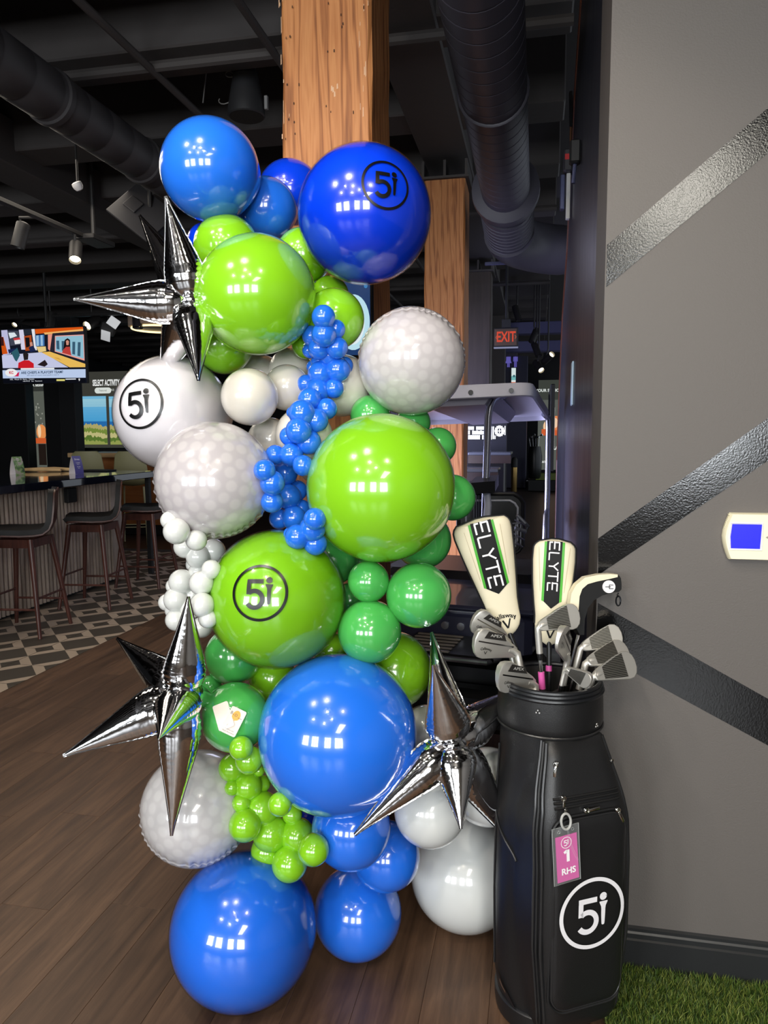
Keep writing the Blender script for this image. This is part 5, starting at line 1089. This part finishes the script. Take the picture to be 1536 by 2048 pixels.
# walls and columns at the far end
M_nav2 = mat('far_navy_paint', (40, 40, 66), .6); M_lila = mat('violet_lit_soffit', (88, 88, 132), .7)  # soffit base colour carries the violet light
def col(a, b, Y, z1, m, name, lab, z0=0, dep=.3, cat='column'):
    q0, q1 = at(a, 800, 1, Y), at(b, 800, 1, Y); return solo(MB().bbox((q0.x, Y, z0), (q1.x, Y+dep, z1), .01), name, m, lab, cat)
col(1008, 1054, 21.5, 4.1, M_nav2, 'restroom_wall', 'navy wall block carrying the violet restroom figures', 0, 1.2, 'wall')
col(980, 1009, 14, 4.1, mat('far_column_brown', (44, 38, 38), .6), 'far_column', 'dark brown column left of the restroom wall')
for za, zb, lab in ((646, 664, 'upper violet lit soffit beam right of the exit sign'), (684, 700, 'lower violet lit soffit beam right of the exit sign')):
    a, b = at(985, za, 1, 15), at(1150, zb, 1, 15); solo(MB().bbox((a.x, 15, b.z), (b.x, 15.3, a.z), .01), 'soffit_beam', M_lila, lab, 'beam')
M_vio = _em((112, 104, 200), .7)
for px, fem, lab in ((1017, 1, 'violet restroom figure with a dress on the navy wall'), (1031, 0, 'violet restroom figure with trousers on the navy wall')):
    q = at(px, 721, 1, 21.44); M = frame(q, (1, 0, 0), (0, 0, 1)); s = .185; m = MB(); B_ = lambda x0, y0, x1, y1: m.box((x0*s*.72, y0*s, 0), (x1*s*.72, y1*s, .03), M)
    B_(-.3, -.1, .3, .55); m.cyl(M@Vector((0, .78*s, 0)), M@Vector((0, .78*s, .03)), .2*s, n=16)
    for sg in (-1, 1): B_(sg*.4-.07, -.15, sg*.4+.07, .55); B_(sg*.15-.11, -1, sg*.15+.11, -.1)
    if fem: m.prism([(-.24*s, .3*s), (.24*s, .3*s), (.48*s, -.4*s), (-.48*s, -.4*s)], M, 0, .031)
    solo(m, 'restroom_figure', M_vio, lab, 'sign')
q0, q1 = at(1023, 736, 1, 21.44), at(1031, 790, 1, 21.44); t = thing('colour_strip_screen', 'tall thin bright poster screen below the restroom figures', 'screen', q1)
MB().box((q0.x, 21.44, q1.z), (q1.x, 21.499, q0.z)).build('case', M_black, t); p = Pic(frame(q0, (1, 0, 0), (0, 0, 1))); hh3 = q1.z-q0.z; ww = q1.x-q0.x
for a, b, c in ((0, .3, (220, 236, 236)), (.3, .45, (120, 190, 190)), (.45, .52, (226, 236, 236)), (.52, .68, (226, 120, 80)), (.68, .86, (240, 200, 90)), (.86, 1, (236, 240, 240))): p.rect(c, 0, hh3*b, ww, hh3*a)
p.disc((60, 110, 120), ww*.6, hh3*.3, ww*.3, ww*.3); p.done('picture', t)
# neon board and counters behind the cart
M_neon = _em((236, 240, 255), 2.6)
bq0, bq1 = at(925, 777, 1, 8.9), at(1013, 892, 1, 8.9); t = thing('neon_board', 'dark board with bright white blocky neon lettering behind the cart', 'sign', bq1)
MB().box((bq0.x, 8.9, .001), (bq1.x, 8.97, bq0.z)).build('board', M_dark, t)
m = MB(); r5 = random.Random(11)
G = lambda x, y: (lambda q: (q.x, q.z))(at(x, y, 1, 8.89))
def nb(x0, y0, x1, y1): a, b = G(x0, y1), G(x1, y0); m.box((a[0], 8.88, a[1]), (b[0], 8.899, b[1]))
for k in range(11): nb(936.6+k*4.2, 779+(k % 3 == 1), 939.9+k*4.2, 784.6)
for r_, (ya, yb) in enumerate(((853, 859.5), (861, 869), (870.5, 878.5))):
    for k in range(9):
        if (k+r_*2) % 7 == 3: continue
        nb(936.5+k*4, ya+(k*r_) % 2, 939.7+k*4, yb)
nb(981.5, 853, 984, 879); nb(985.5, 853, 988, 878); nb(989, 871, 991, 878); nb(1009, 852, 1011, 870)
for k in range(12):
    a = k*math.pi/6; q = G(999+7*math.cos(a), 862+8.5*math.sin(a)); m.box((q[0]-.014, 8.88, q[1]-.014), (q[0]+.014, 8.899, q[1]+.014))
nb(998.2, 857, 999.8, 867); nb(995, 861.2, 1003, 862.8)
tag(m.build('neon_lettering', M_neon, t), kind='stuff')
M_ctr = mat('counter_brown', (70, 50, 46), .35); M_ref = mat('glossy_counter_top', (120, 124, 130), .08)
for a, b, ya, yb, Y, lab in ((936, 1022, 895, 905, 8.25, 'upper reception ledge with a bright top beyond the cart'), (880, 996, 914, 938, 7.4, 'lower reception counter with a bright top beyond the cart')):
    q0, q1 = at(a, yb, 1, Y), at(b, yb, 1, Y); z1 = q0.z; t = thing('reception_counter', lab, 'counter', ((q0.x+q1.x)/2, Y, 0))
    MB().bbox((q0.x, Y, z1-.03), (q1.x, Y+.58, z1), .005).build('top', M_ref, t); MB().box((q0.x, Y-.001, z1-.12), (q1.x, Y+.02, z1-.031)).build('front_edge', M_ctr, t); MB().box((q0.x, Y+.03, 0), (q1.x-.08, Y+.58, z1-.031)).build('body', mat('counter_dark', (30, 27, 30), .6), t)
q0 = at(1028, 975, 1, 20); t = thing('waste_bin', 'brass cylinder bin with a black top by the restroom wall', 'bin', (q0.x, 20, 0))
MB().lathe([(.075, 0), (.08, .01), (.08, .66), (.07, .66)], (q0.x, 20, 0), n=20).build('brass_body', mat('brass', (176, 146, 90), .3, .9), t, True); MB().lathe([(.07, .661), (.085, .67), (.085, .86), (.05, .92), (.01, .93)], (q0.x, 20, 0), n=20).build('lid', M_black, t, True)
pl = at(1060, 955, 1, 22); solo(MB().bbox((-.2, 20.4, .001), (1.5, 24, .30), .01), 'bay_stage', M_black, 'low black stage of the far golf bay', 'stage')
solo(MB().bbox((-.0, 20.45, .3005), (1.4, 23.9, .32), .005), 'bay_turf', mat('bay_turf', (120, 140, 50), .8), 'olive putting turf on the far golf bay stage', 'turf')
q0 = at(1069, 940, 1, 20.8); t = thing('far_golf_bag', 'black golf bag with clubs standing on the far bay stage', 'golf bag', (q0.x, 20.8, .32))
MB().lathe([(.14, 0), (.17, .05), (.19, .3), (.2, .6), (.17, .8), (.15, .88), (.13, .88)], (q0.x, 20.8, .32), n=20).build('body', M_lea2, t, True)
for k in range(4): MB().tube([Vector((q0.x-.1+.06*k, 20.8, 1.1)), Vector((q0.x-.16+.09*k, 20.8, 1.42+.06*(k % 2))), Vector((q0.x-.10+.1*k, 20.75, 1.46+.06*(k % 2)))], [.01, .012, .03], 6).build('club', M_shaft, t, True)
t, p, g, w, h = screen('far_bay_screen', 'grey lit bay screen with an orange wheel beside the dark wall edge', [(1077, 760), (1135, 760), (1135, 940), (1077, 940)], 23.5, (92, 96, 90))
p.rect((62, 66, 60), .005, g(1077, 800)[1], w-.005, -.005); p.text((226, 232, 228), 'YOUR SESSION', *g(1098, 781), .12, bold=.004); p.disc((250, 206, 160), *g(1093, 853), .1, .17); p.rect((214, 96, 50), *g(1083, 871), *g(1120, 858)); p.disc((236, 140, 84), *g(1112, 846), .17, .22); p.disc((250, 214, 180), *g(1111, 846), .07, .15); p.text((232, 236, 232), 'PRACTICE', g(1102, 896)[0]+.32, g(1102, 896)[1], .17, bold=.006); p.text((232, 236, 232), 'STATS', *g(1086, 924), .09, bold=.004)
p.done('picture', t)
for x, y, lit, lab, d in ((1034, 627, 0, 'dark can light right of the dark post, above the exit sign', (.3, -.2, -1)), (1068, 672, 0, 'dark can light, topmost in the far cluster right of the exit sign', (-.3, -.4, -.8)), (1073, 700, 0, 'dark can light, middle of the far cluster', (.3, -.4, -.8)), (1077, 733, 1, 'glowing can light lowest in the far cluster', (.4, -.7, -.6)), (1096, 716, 1, 'glowing can light at the right of the far cluster', (.5, -.7, .4))):
    head(at(x, y, 1, 11.5), d, .05, .22, 'far_can_light', lab, lit)
solo(MB().bbox((-.55, 7.9, 3.28), (XW-.2, 7.94, 3.31), .004).cyl((-.3, 7.92, 3.3), (-.3, 7.92, 4.15), .006, n=6), 'cross_track', mat('violet_grey_track', (96, 98, 130), .4), 'thin pale lighting track crossing above the exit sign', 'lighting track')
# wall television seen edge on, putters on the wall
q0, q1 = at(1128, 900, 0, XW-.03), at(1116, 905, 0, XW-.03)
t = thing('wall_screen', 'black flat screen on the dark wall seen edge on', 'television', (XW-.04, 6.4, 1.5)); MB().bbox((XW-.05, 7.0, 1.2), (XW-.012, 8.3, 2.0), .006).build('case', M_black, t); MB().box((XW-.0515, 7.03, 1.23), (XW-.0505, 8.27, 1.97)).build('glass', mat('screen_glass', (10, 10, 14), .1), t); MB().box((XW-.012, 7.4, 1.4), (XW+.001, 7.9, 1.8)).build('wall_bracket', M_steel, t)
def wq(x, y): return at(x, y, 0, XW-.02)
t = thing('wall_putter', 'demo putter clipped high on the dark wall, nearest', 'putter', wq(1137, 330))
a, b, c, d, e = wq(1142, 185), wq(1142, 254), wq(1141, 290), wq(1138, 325), wq(1134, 450)
MB().cyl(a, b, .011, .009, 10).build('grip', M_black, t, True); MB().cyl(b, c, .007, .006, 8).build('shaft', mat('bronze_shaft', (120, 84, 60), .3, .8), t, True)
MB().bbox((d.x-.03, d.y-.05, d.z-.06), (d.x+.018, d.y+.05, d.z+.06), .008).build('holder', mat('holder_grey', (58, 56, 60), .5), t); MB().bbox((d.x-.024, d.y-.052, d.z+.0), (d.x-.0, d.y-.0505, d.z+.03), .0004).build('red_mark', mat('red_print', (210, 40, 44), .5), t)
MB().bbox((e.x-.012, d.y-.02, e.z), (e.x+.01, d.y+.02, d.z-.061), .003).build('white_rail', mat('white_rail', (216, 216, 214), .4), t); MB().bbox((e.x-.045, d.y-.01, d.z-.25), (e.x-.02, d.y+.04, d.z-.062), .004).build('steel_rail', mat('blue_steel', (120, 126, 166), .25, .8), t)
q = wq(1153, 305); t = thing('wall_putter', 'second dark putter head beside the nearest one on the dark wall', 'putter', q); MB().bbox((q.x-.03, q.y-.03, q.z-.05), (q.x+.018, q.y+.03, q.z+.05), .008).build('holder', M_black, t); MB().cyl(q+Vector((-.006, 0, -.05)), q+Vector((-.012, 0, -.13)), .009, n=8).build('shaft', mat('blue_steel'), t, True)
q = at(1144, 790, 0, XW-.004); solo(MB().bbox((XW-.008, q.y-.05, q.z-.05), (XW-.001, q.y+.07, q.z+.16), .002), 'wall_plaque', mat('glowing_pale_plaque', (170, 196, 220), .3, emit=.25), 'small pale plaque on the dark glossy wall', 'plaque')  # weak emission stands in for light on the plaque
# lit kiosk screen between the posts, behind the balloons
q0, q1 = at(668, 560, 1, 2.56), at(744, 712, 1, 2.56); t = thing('kiosk_screen', 'bright poster screen on the timber post, peeping out right of the balloons', 'screen', ((q0.x+q1.x)/2, 2.56, q1.z))
MB().bbox((q0.x, 2.555, q1.z), (q1.x, 2.598, q0.z), .004).build('case', M_black, t); p = Pic(frame((q0.x, 2.554, q0.z), (1, 0, 0), (0, 0, 1))); w, h = q1.x-q0.x, q0.z-q1.z
p.rect((28, 60, 110), .004, -h+.004, w-.004, -.004); p.disc((196, 236, 250), w*.52, -h*.56, w*.44, h*.36, 30); p.disc((236, 250, 255), w*.5, -h*.58, w*.32, h*.27, 30); p.disc((60, 130, 190), w*.86, -h*.1, w*.05, h*.03); p.done('picture', t)
# ------------------------------------------------------------------ golf cart
M_cw = mat('cart_roof_white', (206, 204, 216), .35); M_ck = mat('cart_black', (18, 18, 20), .35); M_cb = mat('cart_blue_black', (46, 48, 68), .3, 0, .6); M_al = mat('aluminium_tube', (176, 178, 190), .25, .85)
M_cu = mat('cart_roof_liner', (150, 146, 158), .55)
ct = thing('golf_cart', 'black golf cart with a white roof parked behind the balloon column', 'golf cart', (-.45, 3.9, 0))
RA = [deep(1066, 784, 3.6), deep(1099, 836, 4.75), deep(846, 846, 4.7), deep(690, 802, 3.45)]
def rr(P, k, rnd_=.09, n=5):               # rounded outline of the roof
    c = sum(P, Vector())/4; out = []
    for i in range(4):
        p = c+(P[i]-c)*k; a = c+(P[i-1]-c)*k; b = c+(P[(i+1) % 4]-c)*k; d0 = (a-p).normalized()*rnd_; d1 = (b-p).normalized()*rnd_
        for j in range(n+1): t_ = j/n; out.append(p+d0*(1-t_)**2+d1*t_**2)
    return out
Zv = lambda L, dz: [v+Vector((0, 0, dz)) for v in L]
MB().loft([Zv(rr(RA, .985), .05), Zv(rr(RA, 1.0), .03), Zv(rr(RA, 1.0), -.012), Zv(rr(RA, .975), -.016), Zv(rr(RA, .955), .012), Zv(rr(RA, .8), .036), Zv(rr(RA, .55), .042)]).build('roof', M_cw, ct, True, angle=30)
cR = sum(RA, Vector())/4
m = MB(); A = (RA[0]*.55+RA[3]*.45); B = (RA[1]*.55+RA[2]*.45); A, B = A.lerp(B, .09), B.lerp(A, .06); sd = (RA[0]-RA[3]).normalized(); m.loft([[A+sd*x+Vector((0, 0, z)) for x, z in ((-.2, .03), (-.15, -.035), (.15, -.035), (.2, .03))], [B+sd*x+Vector((0, 0, z)) for x, z in ((-.17, .03), (-.12, -.03), (.12, -.03), (.17, .03))]]); m.build('roof_channel', M_cu, ct)
for k, s in ((.34, 0), (.12, 1)): q = RA[0].lerp(RA[3], k); MB().cyl(q+Vector((0, -.012, .012)), q+Vector((0, .004, .012)), .012, n=12).build('roof_screw', M_ck, ct, True)
def strut(pts, r, nm='roof_strut'):
    pts = [Vector(p) for p in pts]
    MB().tube(pts, r, 10).build(nm, M_al, ct, True)
    MB().tube([p+Vector((0, -r*.95, 0)) for p in pts], r*.22, 5).build('strut_groove', M_ck, ct, True)
strut([deep(1010, 790, 3.78), deep(996, 793, 3.73), deep(986, 800, 3.7), deep(979, 814, 3.7), deep(976, 835, 3.7), deep(974, 900, 3.7), deep(971, 985, 3.7), deep(969, 1060, 3.7)], .019)
strut([deep(1088, 828, 4.6), deep(1096, 836, 4.66), deep(1097, 860, 4.7), deep(1095, 980, 4.7), deep(1092, 1110, 4.7), deep(1090, 1190, 4.7)], .018)
m = MB(); m.tube([deep(1096, 1015, 4.7), deep(1090, 1030, 4.66), deep(1088, 1085, 4.62), deep(1091, 1095, 4.62)], .012, 8); m.build('strut_brace', M_al, ct, True)
CM = Matrix.Translation((-.42, 3.0, 0))@Matrix.Rotation(math.radians(-9), 4, 'Z')
CB = lambda a, b, r, nm, mt: MB().bbox(a, b, r, CM).build(nm, mt, ct)
CB((-.5, .10, .28), (.46, 1.9, .60), .04, 'chassis', M_ck); CB((-.5, .12, .60), (.40, .62, .80), .03, 'rear_bin', M_cb); CB((-.5, .10, .80), (.42, .66, .825), .01, 'rear_deck', M_cb)
m = MB(); m.loft([[CM@Vector(p) for p in ((x, .2, .3), (x, .3, .62), (x, .62, .86), (x, 1.2, .8), (x, 1.6, .55), (x, 1.7, .3))] for x in (.40, .5)]); m.build('right_fender', M_cb, ct, True, angle=30)
CB((-.1, -.16, .665), (.30, .16, .69), .008, 'foot_plate', M_ck)
for k in range(6): MB().bbox((-.08, -.15+.045*k, .6905), (.12, -.132+.045*k, .697), .002, CM).build('tread_strip', mat('tread_grey', (150, 140, 130), .35, .4), ct)
MB().tube([CM@Vector(p) for p in ((-.1, -.17, .675), (.28, -.17, .675), (.31, -.12, .675), (.31, .15, .68))], .011, 8).build('plate_rim', M_al, ct, True)
CB((-.5, .13, .785), (.30, .15, .81), .004, 'deck_trim', M_al)
for x in (.03, .1): MB().lathe([(.012, 0), (.017, .002), (.017, .008), (.006, .009)], CM@Vector((x, .121, .73)), CM.to_3x3()@Vector((0, -1, 0)), 16).build('lock_bolt', M_al, ct, True)
CB((-.5, .66, .72), (.36, 1.2, .86), .04, 'seat_cushion', M_ck)
# seat back with rounded frame, arm bracket, wire basket
sbM = frame(deep(1000, 1048, 3.9), _r2, Vector((0, 0, 1)))
pts = [(.17*max(-1, min(1, 1.25*math.cos(a))), .16*max(-1, min(1, 1.25*math.sin(a)))) for a in [k*2*math.pi/32 for k in range(32)]]
pts = [(x+(-.05), y) for x, y in pts]
MB().prism(pts, sbM, -.05, 0).build('seat_back', M_ck, ct, False)
MB().tube([sbM@Vector((x*1.0, y, .004)) for x, y in pts], .011, 8, True).build('back_frame', M_ck, ct, True); MB().tube([sbM@Vector((x*.8-.005, y*.78, .006)) for x, y in pts], .006, 8, True).build('back_inner_frame', mat('grey_tube', (186, 188, 200), .3, .3), ct, True)
m = MB(); m.tube([deep(967, 992, 3.55), deep(974, 990, 3.55), deep(976, 1010, 3.55), deep(973, 1045, 3.55)], .018, 8); m.build('arm_bracket', mat('pale_grey_bracket', (150, 152, 164), .4), ct, True)
m = MB(); a, b, c, d = deep(940, 966, 3.45), deep(990, 962, 3.5), deep(990, 984, 3.5), deep(940, 990, 3.45); e = Vector((0, .35, .01)); m.loft([[a, b, c, d], [a+e, b+e, c+e, d+e]]); m.build('bag_hood', M_ck, ct)
bk = lambda x, y, d: deep(x, y, d)
for k in range(4): MB().tube([bk(962, 1052+14*k, 3.35), bk(1040-2*k, 1046+14*k, 3.25), bk(1054-3*k, 1052+14*k, 3.4), bk(1030-2*k, 1040+13*k, 3.6)], .004, 6).build('basket_wire', mat('black_wire', (86, 88, 98), .3), ct, True)
for k in range(9): x = 962+k*10; MB().tube([bk(x, 1050-.06*(x-962), 3.34), bk(x-.5, 1098-.06*(x-962), 3.34)], .0035, 6).build('basket_wire', mat('black_wire'), ct, True)
for k in range(5): MB().tube([bk(948+k*5, 990, 3.8), bk(948+k*5, 1060, 3.8)], .003, 5).build('basket_wire', mat('black_wire'), ct, True)
MB().tube([bk(1034, 1030, 3.25), bk(1050, 1046, 3.25), bk(1056, 1052, 3.28), bk(1052, 1062, 3.28), bk(1030, 1056, 3.26)], .008, 8).build('basket_rim', mat('black_wire'), ct, True)
for x, y in ((-.46, .42), (.40, .42), (-.46, 1.62), (.40, 1.62)):
    p = CM@Vector((x, y, .22)); ax = CM.to_3x3()@Vector((1, 0, 0))
    w_ = MB(); w_.lathe([(.10, -.07), (.19, -.085), (.218, -.06), (.22, 0), (.218, .06), (.19, .085), (.10, .07)], p, ax, 28); wo = w_.build('wheel', M_ck, ct, True)
    MB().lathe([(.02, -.075), (.1, -.072), (.1, .072), (.02, .075)], p, ax, 20).build('hub_cap', M_al, wo, True)
CB((-.1, -.02, .32), (.38, .10, .5), .03, 'rear_bumper', M_ck)
# gold chain of bunting lying on the cart roof
m = MB(); pt0 = [deep(985+i*4.2, 776+2.5*math.sin(i*1.3), 4.0) for i in range(11)]
for i, q in enumerate(pt0): m.tube([q+Vector((.018*math.cos(a), .006*math.sin(a), .010*math.sin(a))) for a in [k*2*math.pi/10 for k in range(10)]], .003, 5, True)
c_ = sum((Vector(v) for v in m.v), Vector())/len(m.v)
solo(m, 'gold_chain', mat('gold_foil', (190, 150, 70), .3, .9), 'gold link chain lying on top of the cart roof', 'chain')
